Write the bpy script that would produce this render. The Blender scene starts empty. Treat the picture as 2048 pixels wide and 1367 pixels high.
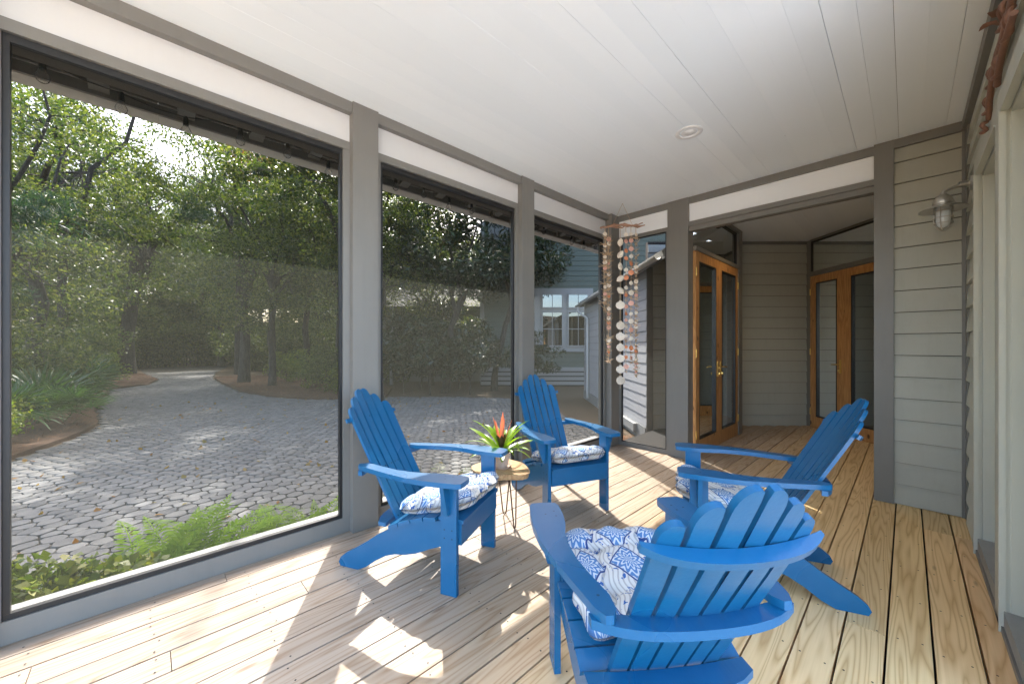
import bpy, bmesh, math, random
import numpy as np
from mathutils import Vector, Matrix, noise as mnoise

# ------------------------------------------------------------------ camera, sky, sun, exposure
scene = bpy.context.scene
COL = scene.collection
CAM_H = 1.32
YAW = math.radians(46.18)
cam_data = bpy.data.cameras.new('camera')
cam_data.sensor_width = 36.0
cam_data.lens = 36.0 * 759.0 / 2048.0
cam_data.shift_y = 6.5 / 2048.0
cam_data.clip_start = 0.02
cam_data.clip_end = 500.0
cam = bpy.data.objects.new('camera', cam_data)
COL.objects.link(cam)
cam.location = (0, 0, CAM_H)
cam.rotation_euler = (math.pi / 2, 0, YAW)
scene.camera = cam

SUN_EL = math.radians(46.5)
SUN_AZ = math.atan2(-0.848, 0.530)           # compass angle from +Y
to_sun = Vector((math.sin(SUN_AZ) * math.cos(SUN_EL), math.cos(SUN_AZ) * math.cos(SUN_EL), math.sin(SUN_EL)))
world = bpy.data.worlds.new('World')
scene.world = world
world.use_nodes = True
wn = world.node_tree.nodes
wl = world.node_tree.links
sky_tex = wn.new('ShaderNodeTexSky')
sky_tex.sky_type = 'NISHITA'
sky_tex.sun_disc = False
sky_tex.sun_elevation = SUN_EL
sky_tex.sun_rotation = SUN_AZ
sky_tex.air_density = 1.0
sky_tex.dust_density = 4.5
sky_tex.ozone_density = 1.0
wl.new(sky_tex.outputs[0], wn['Background'].inputs[0])
wn['Background'].inputs[1].default_value = 0.15

sun_data = bpy.data.lights.new('sun', 'SUN')
sun_data.energy = 2.0
sun_data.angle = math.radians(0.53)
sun_data.color = (1.0, 0.975, 0.93)
sun = bpy.data.objects.new('sun', sun_data)
COL.objects.link(sun)
sun.rotation_euler = (-to_sun).to_track_quat('-Z', 'Y').to_euler()
sun.location = to_sun * 30

scene.view_settings.view_transform = 'Standard'
scene.view_settings.look = 'None'
scene.view_settings.gamma = 1.0
scene.view_settings.exposure = 3.6
scene.view_settings.use_curve_mapping = False
cy = scene.cycles
cy.use_denoising = True
cy.max_bounces = 10
cy.diffuse_bounces = 6
cy.glossy_bounces = 4
cy.transmission_bounces = 6
cy.transparent_max_bounces = 16
cy.caustics_reflective = False
cy.caustics_refractive = False
cy.sample_clamp_indirect = 6.0

# the lot's diagonal axes (the wing and the neighbour stand at 45 degrees to the porch)
FV = Vector((-math.sin(YAW), math.cos(YAW), 0))
RV = Vector((math.cos(YAW), math.sin(YAW), 0))
def dg(f, r, z=0.0):
    return FV * f + RV * r + Vector((0, 0, z))
ROT_D = Matrix((RV, FV, Vector((0, 0, 1)))).transposed()      # local x -> RV, y -> FV
GZ = -0.30                                                     # ground level outside

# ------------------------------------------------------------------ mesh helpers
class MB:
    def __init__(self):
        self.bm = bmesh.new()
    def box(self, lo, hi, M=None):
        bm = self.bm
        x0, y0, z0 = lo; x1, y1, z1 = hi
        vs = [bm.verts.new(M @ Vector(p) if M is not None else p) for p in
              ((x0,y0,z0),(x1,y0,z0),(x1,y1,z0),(x0,y1,z0),(x0,y0,z1),(x1,y0,z1),(x1,y1,z1),(x0,y1,z1))]
        for f in ((0,3,2,1),(4,5,6,7),(0,1,5,4),(1,2,6,5),(2,3,7,6),(3,0,4,7)):
            bm.faces.new([vs[i] for i in f])
        return self
    def prism(self, pa, pb):
        bm = self.bm
        a = [bm.verts.new(p) for p in pa]
        b = [bm.verts.new(p) for p in pb]
        n = len(a)
        bm.faces.new(list(reversed(a)))
        bm.faces.new(b)
        for i in range(n):
            j = (i + 1) % n
            bm.faces.new((a[i], a[j], b[j], b[i]))
        return self
    def tube(self, pts, rad, seg=8, cap=True):
        bm = self.bm
        pts = [Vector(p) for p in pts]
        if not hasattr(rad, '__len__'):
            rad = [rad] * len(pts)
        rings = []
        up = Vector((0.13, 0.21, 0.97)).normalized()
        prev = None
        for i, p in enumerate(pts):
            d = (pts[min(i + 1, len(pts) - 1)] - pts[max(i - 1, 0)])
            d = d.normalized() if d.length > 1e-9 else Vector((0, 0, 1))
            if prev is None:
                s = d.cross(up)
                if s.length < 1e-3:
                    s = d.cross(Vector((1, 0, 0)))
            else:
                s = prev - d * prev.dot(d)
            s.normalize()
            prev = s
            t = d.cross(s)
            rings.append([bm.verts.new(p + (s * math.cos(2 * math.pi * k / seg) + t * math.sin(2 * math.pi * k / seg)) * rad[i]) for k in range(seg)])
        for a, b in zip(rings[:-1], rings[1:]):
            for k in range(seg):
                bm.faces.new((a[k], a[(k + 1) % seg], b[(k + 1) % seg], b[k]))
        if cap:
            bm.faces.new(list(reversed(rings[0])))
            bm.faces.new(rings[-1])
        return self
    def lathe(self, prof, seg=20, M=None, cap=False):
        bm = self.bm
        rings = []
        for r, z in prof:
            ring = []
            for k in range(seg):
                a = 2 * math.pi * k / seg
                p = Vector((r * math.cos(a), r * math.sin(a), z))
                ring.append(bm.verts.new(M @ p if M is not None else p))
            rings.append(ring)
        for a, b in zip(rings[:-1], rings[1:]):
            for k in range(seg):
                bm.faces.new((a[k], a[(k + 1) % seg], b[(k + 1) % seg], b[k]))
        if cap:
            bm.faces.new(list(reversed(rings[0])))
            bm.faces.new(rings[-1])
        return self
    def face(self, pts):
        self.bm.faces.new([self.bm.verts.new(p) for p in pts])
        return self
    def mesh(self, name, bevel=0.0, smooth=0.0, seg=1):
        bm = self.bm
        if bevel > 0:
            es = [e for e in bm.edges if len(e.link_faces) == 2 and e.calc_face_angle(0) > 0.6]
            bmesh.ops.bevel(bm, geom=es, offset=bevel, segments=seg, affect='EDGES', profile=0.6, clamp_overlap=True)
        bmesh.ops.recalc_face_normals(bm, faces=bm.faces[:])
        me = bpy.data.meshes.new(name)
        bm.to_mesh(me)
        bm.free()
        if smooth > 0:
            me.shade_smooth()
            me.set_sharp_from_angle(angle=smooth)
        return me

def np_mesh(name, V, Q, smooth=False):
    me = bpy.data.meshes.new(name)
    V = np.asarray(V, np.float32); Q = np.asarray(Q, np.int32)
    k = Q.shape[1]
    me.vertices.add(len(V)); me.vertices.foreach_set('co', V.ravel())
    me.loops.add(Q.size); me.loops.foreach_set('vertex_index', Q.ravel())
    me.polygons.add(len(Q))
    me.polygons.foreach_set('loop_start', np.arange(0, Q.size, k, dtype=np.int32))
    if smooth:
        me.polygons.foreach_set('use_smooth', np.ones(len(Q), bool))
    me.update(calc_edges=True)
    me.validate()
    return me

def link(name, me, mat=None, parent=None, loc=None, rot=None):
    if isinstance(me, MB):
        me = me.mesh(name)
    o = bpy.data.objects.new(name, me)
    COL.objects.link(o)
    if mat is not None and me is not None and not me.materials:
        me.materials.append(mat)
    if parent is not None:
        o.parent = parent
    if loc is not None:
        o.location = loc
    if rot is not None:
        o.rotation_euler = rot
    return o
def tag(o, label, cat, group=None):
    o['label'] = label
    o['category'] = cat
    if group:
        o['group'] = group
    return o
def thing(name, label, cat, loc=(0, 0, 0), rz=0.0, group=None):
    o = bpy.data.objects.new(name, None)
    o.empty_display_size = 0.1
    COL.objects.link(o)
    o.location = loc
    o.rotation_euler = (0, 0, rz)
    return tag(o, label, cat, group)
def structure(o):
    o['kind'] = 'structure'
    return o
def stuff(o):
    o['kind'] = 'stuff'
    return o
def copy_tree(o, parent=None):
    c = o.copy()
    COL.objects.link(c)
    c.parent = parent
    for ch in list(o.children):
        copy_tree(ch, c)
    return c
def boxo(name, lo, hi, mat, parent=None, bevel=0.003, M=None):
    return link(name, MB().box(lo, hi, M).mesh(name, bevel), mat, parent)

# ------------------------------------------------------------------ material helpers
class NT:
    def __init__(self, name):
        self.m = bpy.data.materials.new(name)
        self.m.use_nodes = True
        self.t = self.m.node_tree
        self.t.nodes.clear()
        self.out = self.t.nodes.new('ShaderNodeOutputMaterial')
    def n(self, typ, ins=None, **props):
        nd = self.t.nodes.new(typ)
        for k, v in props.items():
            setattr(nd, k, v)
        for k, v in (ins or {}).items():
            if isinstance(v, bpy.types.NodeSocket):
                self.t.links.new(v, nd.inputs[k])
            else:
                nd.inputs[k].default_value = v
        return nd
    def math(self, op, a, b=0.0, c=0.0, clamp=False):
        nd = self.n('ShaderNodeMath', {0: a, 1: b, 2: c}, operation=op, use_clamp=clamp)
        return nd.outputs[0]
    def mix(self, f, a, b, mode='MIX'):
        nd = self.n('ShaderNodeMix', None, data_type='RGBA', blend_type=mode)
        for k, v in ((0, f), (6, a), (7, b)):
            if isinstance(v, bpy.types.NodeSocket):
                self.t.links.new(v, nd.inputs[k])
            else:
                if k and len(v) == 3:
                    v = (*v, 1)
                nd.inputs[k].default_value = v
        return nd.outputs[2]
    def ramp(self, f, stops, interp='LINEAR'):
        nd = self.n('ShaderNodeValToRGB', {0: f})
        cr = nd.color_ramp
        cr.interpolation = interp
        while len(cr.elements) < len(stops):
            cr.elements.new(0.5)
        for e, (p, c) in zip(cr.elements, stops):
            e.position = p
            e.color = c if len(c) == 4 else (*c, 1)
        return nd.outputs[0]
    def coords(self, which='Object'):
        return self.n('ShaderNodeTexCoord').outputs[which]
    def mapping(self, v, scale=(1, 1, 1), loc=(0, 0, 0), rot=(0, 0, 0)):
        return self.n('ShaderNodeMapping', {0: v, 1: loc, 2: rot, 3: scale}).outputs[0]
    def noise(self, v, scale, detail=3, rough=0.55, dist=0.0):
        return self.n('ShaderNodeTexNoise', {'Vector': v, 'Scale': scale, 'Detail': detail, 'Roughness': rough, 'Distortion': dist}).outputs['Fac']
    def bump(self, h, strength=0.2, dist=0.01):
        return self.n('ShaderNodeBump', {'Height': h, 'Strength': strength, 'Distance': dist}).outputs[0]
    def done(self, shader):
        self.t.links.new(shader, self.out.inputs[0])
        return self.m
    def pbr(self, color, rough=0.5, normal=None, **kw):
        ins = {'Base Color': color if isinstance(color, bpy.types.NodeSocket) else (*color, 1), 'Roughness': rough}
        if normal is not None:
            ins['Normal'] = normal
        ins.update(kw)
        return self.n('ShaderNodeBsdfPrincipled', ins).outputs[0]

def paint(name, rgb, rough=0.45, var=0.10, scale=3.0, bump=0.08, bscale=60.0, spec=0.4, dirt=0.0):
    t = NT(name)
    g = t.n('ShaderNodeNewGeometry').outputs['Position']
    nz = t.noise(g, scale, 4, 0.6)
    c = t.mix(nz, tuple(v * (1 - var) for v in rgb), tuple(min(1, v * (1 + var)) for v in rgb))
    if dirt > 0:
        st = t.noise(t.mapping(g, (9, 9, 1.2)), 2.2, 5, 0.7)
        c = t.mix(t.ramp(st, [(0.5, (0, 0, 0)), (0.78, (dirt, dirt, dirt))]), c, tuple(v * 0.45 for v in rgb))
    r2 = t.math('MULTIPLY_ADD', t.noise(g, 11.0, 3), 0.25, rough - 0.12)
    b = t.bump(t.noise(g, bscale, 3), bump, 0.004)
    return t.done(t.pbr(c, r2, b, **{'Specular IOR Level': spec}))
def plain(name, rgb, rough=0.5, metal=0.0, **kw):
    t = NT(name)
    g = t.n('ShaderNodeNewGeometry').outputs['Position']
    c = t.mix(t.noise(g, 25.0, 3), tuple(v * 0.88 for v in rgb), tuple(min(1, v * 1.1) for v in rgb))
    return t.done(t.pbr(c, rough, **{'Metallic': metal, **kw}))

M = {}
M['trim'] = paint('grey_trim_paint', (0.175, 0.169, 0.152), 0.42, 0.07, dirt=0.12)
M['siding'] = paint('taupe_siding_paint', (0.375, 0.375, 0.318), 0.5, 0.07, dirt=0.14)
M['rightwall'] = paint('pale_sage_paint', (0.50, 0.505, 0.43), 0.45, 0.06, dirt=0.10)
M['cream'] = paint('cream_panel_paint', (0.60, 0.60, 0.585), 0.5, 0.03, dirt=0.03)
M['white'] = paint('white_board_paint', (0.82, 0.85, 0.86), 0.55, 0.02, bump=0.05)
M['black'] = plain('black_screen_frame', (0.012, 0.012, 0.012), 0.45)
M['soffit'] = paint('brown_grey_soffit', (0.12, 0.105, 0.085), 0.7, 0.15)
M['roofdark'] = plain('dark_roof_deck', (0.028, 0.021, 0.016), 0.85)
M['gutter'] = paint('galvanised_gutter', (0.66, 0.65, 0.60), 0.42, 0.10, dirt=0.25)
M['sill'] = paint('pale_sill_paint', (0.27, 0.275, 0.265), 0.5, 0.06, dirt=0.2)
M['underdeck'] = plain('dark_under_deck', (0.012, 0.010, 0.008), 0.95)

def ceiling_paint():
    t = NT('white_ceiling_boards')
    g = t.n('ShaderNodeNewGeometry').outputs['Position']
    oi = t.n('ShaderNodeObjectInfo').outputs['Random']
    c = t.mix(oi, (0.80, 0.855, 0.885), (0.835, 0.885, 0.91))
    v = t.n('ShaderNodeTexVoronoi', {'Vector': t.mapping(g, (3.0, 1.1, 1.0)), 'Scale': 1.0, 'Randomness': 1.0}, feature='F1').outputs['Distance']
    kn = t.math('ADD', v, t.math('MULTIPLY', t.noise(g, 60.0, 2), 0.02))
    c = t.mix(t.ramp(kn, [(0.022, (1, 1, 1)), (0.034, (0, 0, 0))]), c, (0.22, 0.21, 0.19))
    st = t.noise(t.mapping(g, (30, 1.5, 30)), 1.0, 4, 0.6)
    return t.done(t.pbr(c, 0.5, t.bump(st, 0.12, 0.003), **{'Specular IOR Level': 0.3}))
M['ceiling'] = ceiling_paint()
def deck_wood():
    t = NT('deck_pine')
    oi = t.n('ShaderNodeObjectInfo')
    rnd = oi.outputs['Random']
    g = t.coords('Object')
    off = t.n('ShaderNodeCombineXYZ', {0: t.math('MULTIPLY', rnd, 17.0), 1: t.math('MULTIPLY', rnd, 53.0), 2: t.math('MULTIPLY', rnd, 31.0)}).outputs[0]
    v = t.n('ShaderNodeVectorMath', {0: g, 1: off}, operation='ADD').outputs[0]
    broad = t.noise(t.mapping(v, (9.5, 0.60, 9.5)), 1.0, 2, 0.45, 0.25)
    rings = t.math('PINGPONG', t.math('MULTIPLY', broad, 13.0), 0.5)
    rings = t.math('POWER', t.math('MULTIPLY', rings, 2.0), 2.6)
    fine = t.noise(t.mapping(v, (160.0, 3.0, 160.0)), 1.0, 3, 0.6)
    knots = t.n('ShaderNodeTexVoronoi', {'Vector': t.mapping(v, (6.5, 1.5, 1.0)), 'Scale': 1.0, 'Randomness': 1.0}, feature='F1').outputs['Distance']
    kmask = t.ramp(knots, [(0.0, (1, 1, 1)), (0.045, (0.7, 0.7, 0.7)), (0.085, (0, 0, 0))])
    blotch = t.noise(t.n('ShaderNodeNewGeometry').outputs['Position'], 1.6, 4, 0.6)
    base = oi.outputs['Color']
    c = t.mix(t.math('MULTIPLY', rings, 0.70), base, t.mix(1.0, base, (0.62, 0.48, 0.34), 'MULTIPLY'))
    c = t.mix(t.math('MULTIPLY', fine, 0.5), c, t.mix(1.0, c, (0.70, 0.62, 0.55), 'MULTIPLY'))
    c = t.mix(t.math('MULTIPLY', kmask, 0.8), c, (0.13, 0.065, 0.03))
    c = t.mix(t.ramp(blotch, [(0.45, (0, 0, 0)), (0.78, (0.22, 0.22, 0.22))]), c, t.mix(1.0, c, (0.74, 0.70, 0.66), 'MULTIPLY'))
    h = t.math('ADD', t.math('MULTIPLY', rings, 0.5), t.math('MULTIPLY', fine, 0.6))
    r = t.math('MULTIPLY_ADD', fine, 0.25, 0.42)
    return t.done(t.pbr(c, r, t.bump(h, 0.25, 0.002), **{'Specular IOR Level': 0.28}))
M['deck'] = deck_wood()

def door_wood():
    t = NT('knotty_fir')
    oi = t.n('ShaderNodeObjectInfo')
    g = t.n('ShaderNodeNewGeometry').outputs['Position']
    off = t.math('MULTIPLY', oi.outputs['Random'], 23.0)
    v = t.n('ShaderNodeVectorMath', {0: g, 1: t.n('ShaderNodeCombineXYZ', {0: off, 1: off, 2: off}).outputs[0]}, operation='ADD').outputs[0]
    broad = t.noise(t.mapping(v, (9.0, 9.0, 1.0)), 1.0, 2, 0.5, 0.3)
    rings = t.math('MULTIPLY', t.math('PINGPONG', t.math('MULTIPLY', broad, 10.0), 0.5), 2.0)
    kn = t.n('ShaderNodeTexVoronoi', {'Vector': t.mapping(v, (7.0, 7.0, 4.0)), 'Scale': 1.0}, feature='F1').outputs['Distance']
    km = t.ramp(kn, [(0.0, (1, 1, 1)), (0.10, (0.9, 0.9, 0.9)), (0.16, (0, 0, 0))])
    c = t.mix(rings, (0.52, 0.275, 0.098), (0.37, 0.170, 0.058))
    c = t.mix(km, c, (0.07, 0.025, 0.01))
    return t.done(t.pbr(c, 0.38, t.bump(rings, 0.1, 0.002), **{'Specular IOR Level': 0.45}))
M['door'] = door_wood()

def chair_paint():
    t = NT('blue_chair_paint')
    g = t.coords('Object')
    nz = t.noise(g, 6.0, 4, 0.6)
    c = t.mix(nz, (0.004, 0.088, 0.20), (0.006, 0.108, 0.245))
    scuff = t.ramp(t.noise(g, 38.0, 5, 0.75), [(0.66, (0, 0, 0)), (0.72, (0.5, 0.5, 0.5))])
    c = t.mix(scuff, c, (0.03, 0.15, 0.31))
    dust = t.ramp(t.noise(g, 3.0, 4, 0.6), [(0.45, (0, 0, 0)), (0.8, (0.22, 0.22, 0.22))])
    c = t.mix(dust, c, (0.07, 0.14, 0.22))
    brush = t.noise(t.mapping(g, (90, 6, 90)), 1.0, 2)
    r = t.math('MULTIPLY_ADD', t.noise(g, 2.0, 1), 0.08, 0.24)
    return t.done(t.pbr(c, r, t.bump(brush, 0.14, 0.003), **{'Specular IOR Level': 0.5}))
M['blue'] = chair_paint()

def cushion_fabric():
    t = NT('blue_white_cushion_fabric')
    g = t.coords('Object')
    s = t.n('ShaderNodeSeparateXYZ', {0: g})
    x, y, z = s.outputs
    wav = t.math('MULTIPLY', t.math('SINE', t.math('MULTIPLY', y, 60.0)), 0.010)
    st = t.math('SINE', t.math('MULTIPLY', t.math('ADD', t.math('ADD', x, wav), t.math('MULTIPLY', z, 0.8)), 300.0))
    c = t.mix(t.ramp(st, [(0.42, (0, 0, 0)), (0.58, (1, 1, 1))]), (0.58, 0.57, 0.54), (0.38, 0.375, 0.355))
    P = 0.17
    def frac(a, o):
        return t.math('SUBTRACT', t.math('FRACT', t.math('ADD', t.math('DIVIDE', a, P), o)), 0.5)
    zz = t.math('MULTIPLY', z, 0.9)
    fx = frac(x, 0.5)
    fy = frac(t.math('SUBTRACT', y, zz), 0.1)
    ax = t.math('ABSOLUTE', fx); ay = t.math('ABSOLUTE', fy)
    dia = t.math('ADD', ax, t.math('MULTIPLY', ay, 0.95))
    rad = t.math('SQRT', t.math('ADD', t.math('MULTIPLY', fx, fx), t.math('MULTIPLY', fy, fy)))
    ang = t.math('ARCTAN2', fy, fx)
    petals = t.math('MULTIPLY', t.math('SINE', t.math('MULTIPLY', ang, 10.0)), 0.05)
    ringv = t.math('SINE', t.math('MULTIPLY', t.math('ADD', rad, petals), 46.0))
    inside = t.math('LESS_THAN', dia, 0.42)
    edge = t.math('MULTIPLY', t.math('LESS_THAN', dia, 0.47), t.math('GREATER_THAN', dia, 0.425))
    med = t.mix(t.math('GREATER_THAN', ringv, 0.25), (0.075, 0.185, 0.38), (0.52, 0.57, 0.61))
    c = t.mix(inside, c, med)
    c = t.mix(edge, c, (0.02, 0.055, 0.18))
    # loose sprigs between the medallions
    spr = t.noise(t.mapping(g, (1, 1, 1.4)), 34.0, 3, 0.55, 0.8)
    sp = t.math('MULTIPLY', t.math('GREATER_THAN', spr, 0.60), t.math('GREATER_THAN', dia, 0.50))
    c = t.mix(sp, c, (0.03, 0.10, 0.30))
    weave = t.noise(g, 500.0, 2)
    return t.done(t.pbr(c, 0.9, t.bump(weave, 0.15, 0.001), **{'Specular IOR Level': 0.15, 'Sheen Weight': 0.15}))
M['cushion'] = cushion_fabric()

def screen_mat():
    t = NT('insect_screen_mesh')
    tr = t.n('ShaderNodeBsdfTransparent', {0: (1, 1, 1, 1)}).outputs[0]
    d = t.n('ShaderNodeBsdfDiffuse', {0: (0.019, 0.0195, 0.0165, 1)}).outputs[0]
    l = t.n('ShaderNodeBsdfTranslucent', {0: (0.020, 0.0205, 0.017, 1)}).outputs[0]
    th = t.n('ShaderNodeMixShader', {0: 0.6, 1: d, 2: l}).outputs[0]
    g = t.n('ShaderNodeNewGeometry').outputs['Position']
    f = t.math('MULTIPLY_ADD', t.noise(g, 2.2, 3), 0.06, 0.60)
    return t.done(t.n('ShaderNodeMixShader', {0: f, 1: tr, 2: th}).outputs[0])
M['screen'] = screen_mat()

def glass_mat(name, refl, tint, rough=0.0, ior=1.5):
    t = NT(name)
    tr = t.n('ShaderNodeBsdfTransparent', {0: (*tint, 1)}).outputs[0]
    gl = t.n('ShaderNodeBsdfGlossy', {0: (0.9, 0.95, 0.95, 1), 'Roughness': rough}).outputs[0]
    fr = t.n('ShaderNodeFresnel', {0: ior}).outputs[0]
    f = t.math('MULTIPLY_ADD', fr, 1.0, refl, clamp=True)
    return t.done(t.n('ShaderNodeMixShader', {0: f, 1: tr, 2: gl}).outputs[0])
M['glass'] = glass_mat('door_glass', 0.12, (0.40, 0.43, 0.44))
M['darkglass'] = glass_mat('tinted_glass', 0.32, (0.22, 0.24, 0.24))
M['bulbglass'] = glass_mat('clear_bulb_glass', 0.03, (0.97, 0.97, 0.97), 0.0, 1.12)
M['housepane'] = glass_mat('house_window_glass', 0.25, (0.10, 0.11, 0.12))
M['metal'] = plain('galvanised_lamp_metal', (0.52, 0.50, 0.45), 0.32, 0.85)
_t = NT('frosted_jar'); M['lampglass'] = _t.done(_t.pbr((0.62, 0.66, 0.66), 0.12, **{'Specular IOR Level': 0.7}))
M['brass'] = plain('brass', (0.72, 0.50, 0.16), 0.28, 1.0)
M['iron'] = plain('black_iron', (0.02, 0.018, 0.016), 0.5, 0.6)
M['hairpin'] = plain('rusty_hairpin_steel', (0.10, 0.06, 0.035), 0.45, 0.7)
M['copper'] = paint('rusty_copper_tube', (0.19, 0.095, 0.06), 0.5, 0.35, 30.0, 0.3, 120.0)
M['terracotta'] = paint('whitewashed_clay', (0.50, 0.36, 0.27), 0.7, 0.15, 18.0)
M['soil'] = plain('potting_soil', (0.03, 0.02, 0.013), 0.95)
M['cord'] = plain('black_cord', (0.01, 0.01, 0.01), 0.6)
M['downlight'] = plain('white_downlight_trim', (0.78, 0.78, 0.77), 0.4)

def slab_wood():
    t = NT('live_edge_slab')
    g = t.coords('Object')
    broad = t.noise(t.mapping(g, (5.0, 14.0, 5.0)), 1.0, 3, 0.5, 0.8)
    rings = t.math('MULTIPLY', t.math('PINGPONG', t.math('MULTIPLY', broad, 7.0), 0.5), 2.0)
    c = t.mix(rings, (0.56, 0.36, 0.18), (0.38, 0.20, 0.085))
    return t.done(t.pbr(c, 0.3, t.bump(rings, 0.08, 0.002)))
M['slab'] = slab_wood()
def driftwood():
    t = NT('driftwood')
    g = t.coords('Object')
    n1 = t.noise(t.mapping(g, (4, 40, 40)), 1.0, 4, 0.65)
    c = t.mix(n1, (0.20, 0.10, 0.06), (0.46, 0.28, 0.19))
    return t.done(t.pbr(c, 0.85, t.bump(n1, 0.5, 0.006)))
M['drift'] = driftwood()
M['shell_white'] = paint('white_shell', (0.70, 0.63, 0.53), 0.45, 0.28, 55.0, 0.4, 200.0)
M['shell_pink'] = paint('pink_shell', (0.66, 0.36, 0.28), 0.45, 0.2, 40.0)
M['shell_orange'] = paint('orange_shell', (0.66, 0.24, 0.11), 0.45, 0.2, 40.0)
M['twine'] = paint('jute_twine', (0.46, 0.33, 0.21), 0.9, 0.2, 60.0)

def leaf_mat(name, cols, trans=0.35, rough=0.38, spec=0.5, tcol=None):
    t = NT(name)
    rnd = t.n('ShaderNodeNewGeometry').outputs['Random Per Island']
    n = len(cols)
    c = t.ramp(rnd, [(i / max(1, n - 1), cc) for i, cc in enumerate(cols)])
    p = t.pbr(c, rough, **{'Specular IOR Level': spec})
    tc = t.mix(1.0, c, tcol or (1.15, 1.32, 0.55), 'MULTIPLY')
    l = t.n('ShaderNodeBsdfTranslucent', {0: tc}).outputs[0]
    return t.done(t.n('ShaderNodeMixShader', {0: trans, 1: p, 2: l}).outputs[0])
M['leaf_oak'] = leaf_mat('oak_leaves', [(0.030, 0.055, 0.018), (0.065, 0.100, 0.024), (0.125, 0.155, 0.042), (0.20, 0.205, 0.065)], 0.48)
M['leaf_holly'] = leaf_mat('holly_leaves', [(0.022, 0.045, 0.016), (0.050, 0.080, 0.022), (0.14, 0.165, 0.04), (0.23, 0.225, 0.07)], 0.46, 0.28)
M['leaf_dark'] = leaf_mat('magnolia_leaves', [(0.012, 0.028, 0.014), (0.026, 0.048, 0.020), (0.042, 0.068, 0.026), (0.06, 0.05, 0.022)], 0.18, 0.3)
M['leaf_pine'] = leaf_mat('pine_needles', [(0.024, 0.060, 0.034), (0.040, 0.085, 0.045), (0.06, 0.105, 0.05)], 0.30, 0.5, 0.3)
M['leaf_autumn'] = leaf_mat('autumn_leaves', [(0.26, 0.12, 0.03), (0.32, 0.19, 0.05), (0.20, 0.17, 0.045), (0.36, 0.26, 0.10)], 0.45, 0.6, 0.2, (1.3, 1.1, 0.7))
M['leaf_bright'] = leaf_mat('bright_shrub_leaves', [(0.08, 0.14, 0.020), (0.14, 0.20, 0.024), (0.21, 0.25, 0.03), (0.28, 0.28, 0.035)], 0.42, 0.4)
M['fern'] = leaf_mat('fern_fronds', [(0.11, 0.22, 0.012), (0.16, 0.29, 0.016), (0.22, 0.35, 0.022)], 0.5, 0.6, 0.08, (1.5, 1.45, 0.3))
M['cycad'] = leaf_mat('cycad_fronds', [(0.05, 0.10, 0.020), (0.085, 0.145, 0.026)], 0.35, 0.35)
M['palmetto'] = leaf_mat('palmetto_fans', [(0.028, 0.080, 0.018), (0.050, 0.120, 0.022), (0.075, 0.145, 0.03)], 0.38, 0.35)
M['brom_green'] = leaf_mat('bromeliad_leaf', [(0.16, 0.30, 0.016), (0.23, 0.37, 0.022)], 0.4, 0.28, 0.5, (1.4, 1.4, 0.4))
M['brom_red'] = leaf_mat('bromeliad_bract', [(0.46, 0.10, 0.045), (0.55, 0.22, 0.12)], 0.35, 0.35, 0.4, (1.4, 0.9, 0.7))
M['brom_dark'] = leaf_mat('bromeliad_base', [(0.04, 0.02, 0.012), (0.06, 0.035, 0.015)], 0.1, 0.4)
def bark():
    t = NT('grey_brown_bark')
    g = t.n('ShaderNodeNewGeometry').outputs['Position']
    a = t.noise(t.mapping(g, (9, 9, 2.2)), 1.6, 5, 0.7)
    c = t.mix(t.ramp(a, [(0.35, (0, 0, 0)), (0.65, (1, 1, 1))]), (0.022, 0.018, 0.014), (0.080, 0.066, 0.052))
    return t.done(t.pbr(c, 0.9, t.bump(a, 0.8, 0.03)))
M['bark'] = bark()
def ground_mat():
    t = NT('leaf_litter')
    g = t.n('ShaderNodeNewGeometry').outputs['Position']
    a = t.noise(g, 3.0, 6, 0.7); b = t.noise(g, 40.0, 4, 0.7)
    c = t.mix(a, (0.075, 0.050, 0.030), (0.17, 0.105, 0.055))
    c = t.mix(t.math('MULTIPLY', b, 0.5), c, (0.06, 0.055, 0.03))
    return t.done(t.pbr(c, 0.95, t.bump(b, 0.6, 0.03)))
M['ground'] = ground_mat()
def paver_mat():
    t = NT('concrete_cobble')
    oi = t.n('ShaderNodeObjectInfo').outputs['Random']
    isl = t.n('ShaderNodeNewGeometry').outputs['Random Per Island']
    g = t.n('ShaderNodeNewGeometry').outputs['Position']
    r = t.math('FRACT', t.math('ADD', oi, isl))
    a = t.noise(g, 7.0, 4, 0.65); b = t.noise(g, 90.0, 3, 0.7)
    c = t.mix(r, (0.140, 0.136, 0.127), (0.245, 0.238, 0.220))
    c = t.mix(t.math('MULTIPLY', a, 0.55), c, (0.13, 0.13, 0.124))
    c = t.mix(t.math('MULTIPLY', b, 0.3), c, (0.06, 0.06, 0.055))
    stain = t.ramp(t.noise(g, 0.55, 5, 0.65), [(0.42, (0, 0, 0)), (0.75, (0.4, 0.4, 0.4))])
    c = t.mix(stain, c, (0.11, 0.105, 0.09))
    return t.done(t.pbr(c, 0.85, t.bump(t.math('ADD', a, b), 0.5, 0.01)))
M['paver'] = paver_mat()
M['joint'] = plain('paver_joint_sand', (0.055, 0.050, 0.040), 0.95)
M['straw'] = leaf_mat('pine_straw', [(0.16, 0.07, 0.03), (0.26, 0.125, 0.055), (0.34, 0.18, 0.085)], 0.1, 0.8, 0.2, (1.2, 1, .8))
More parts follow.
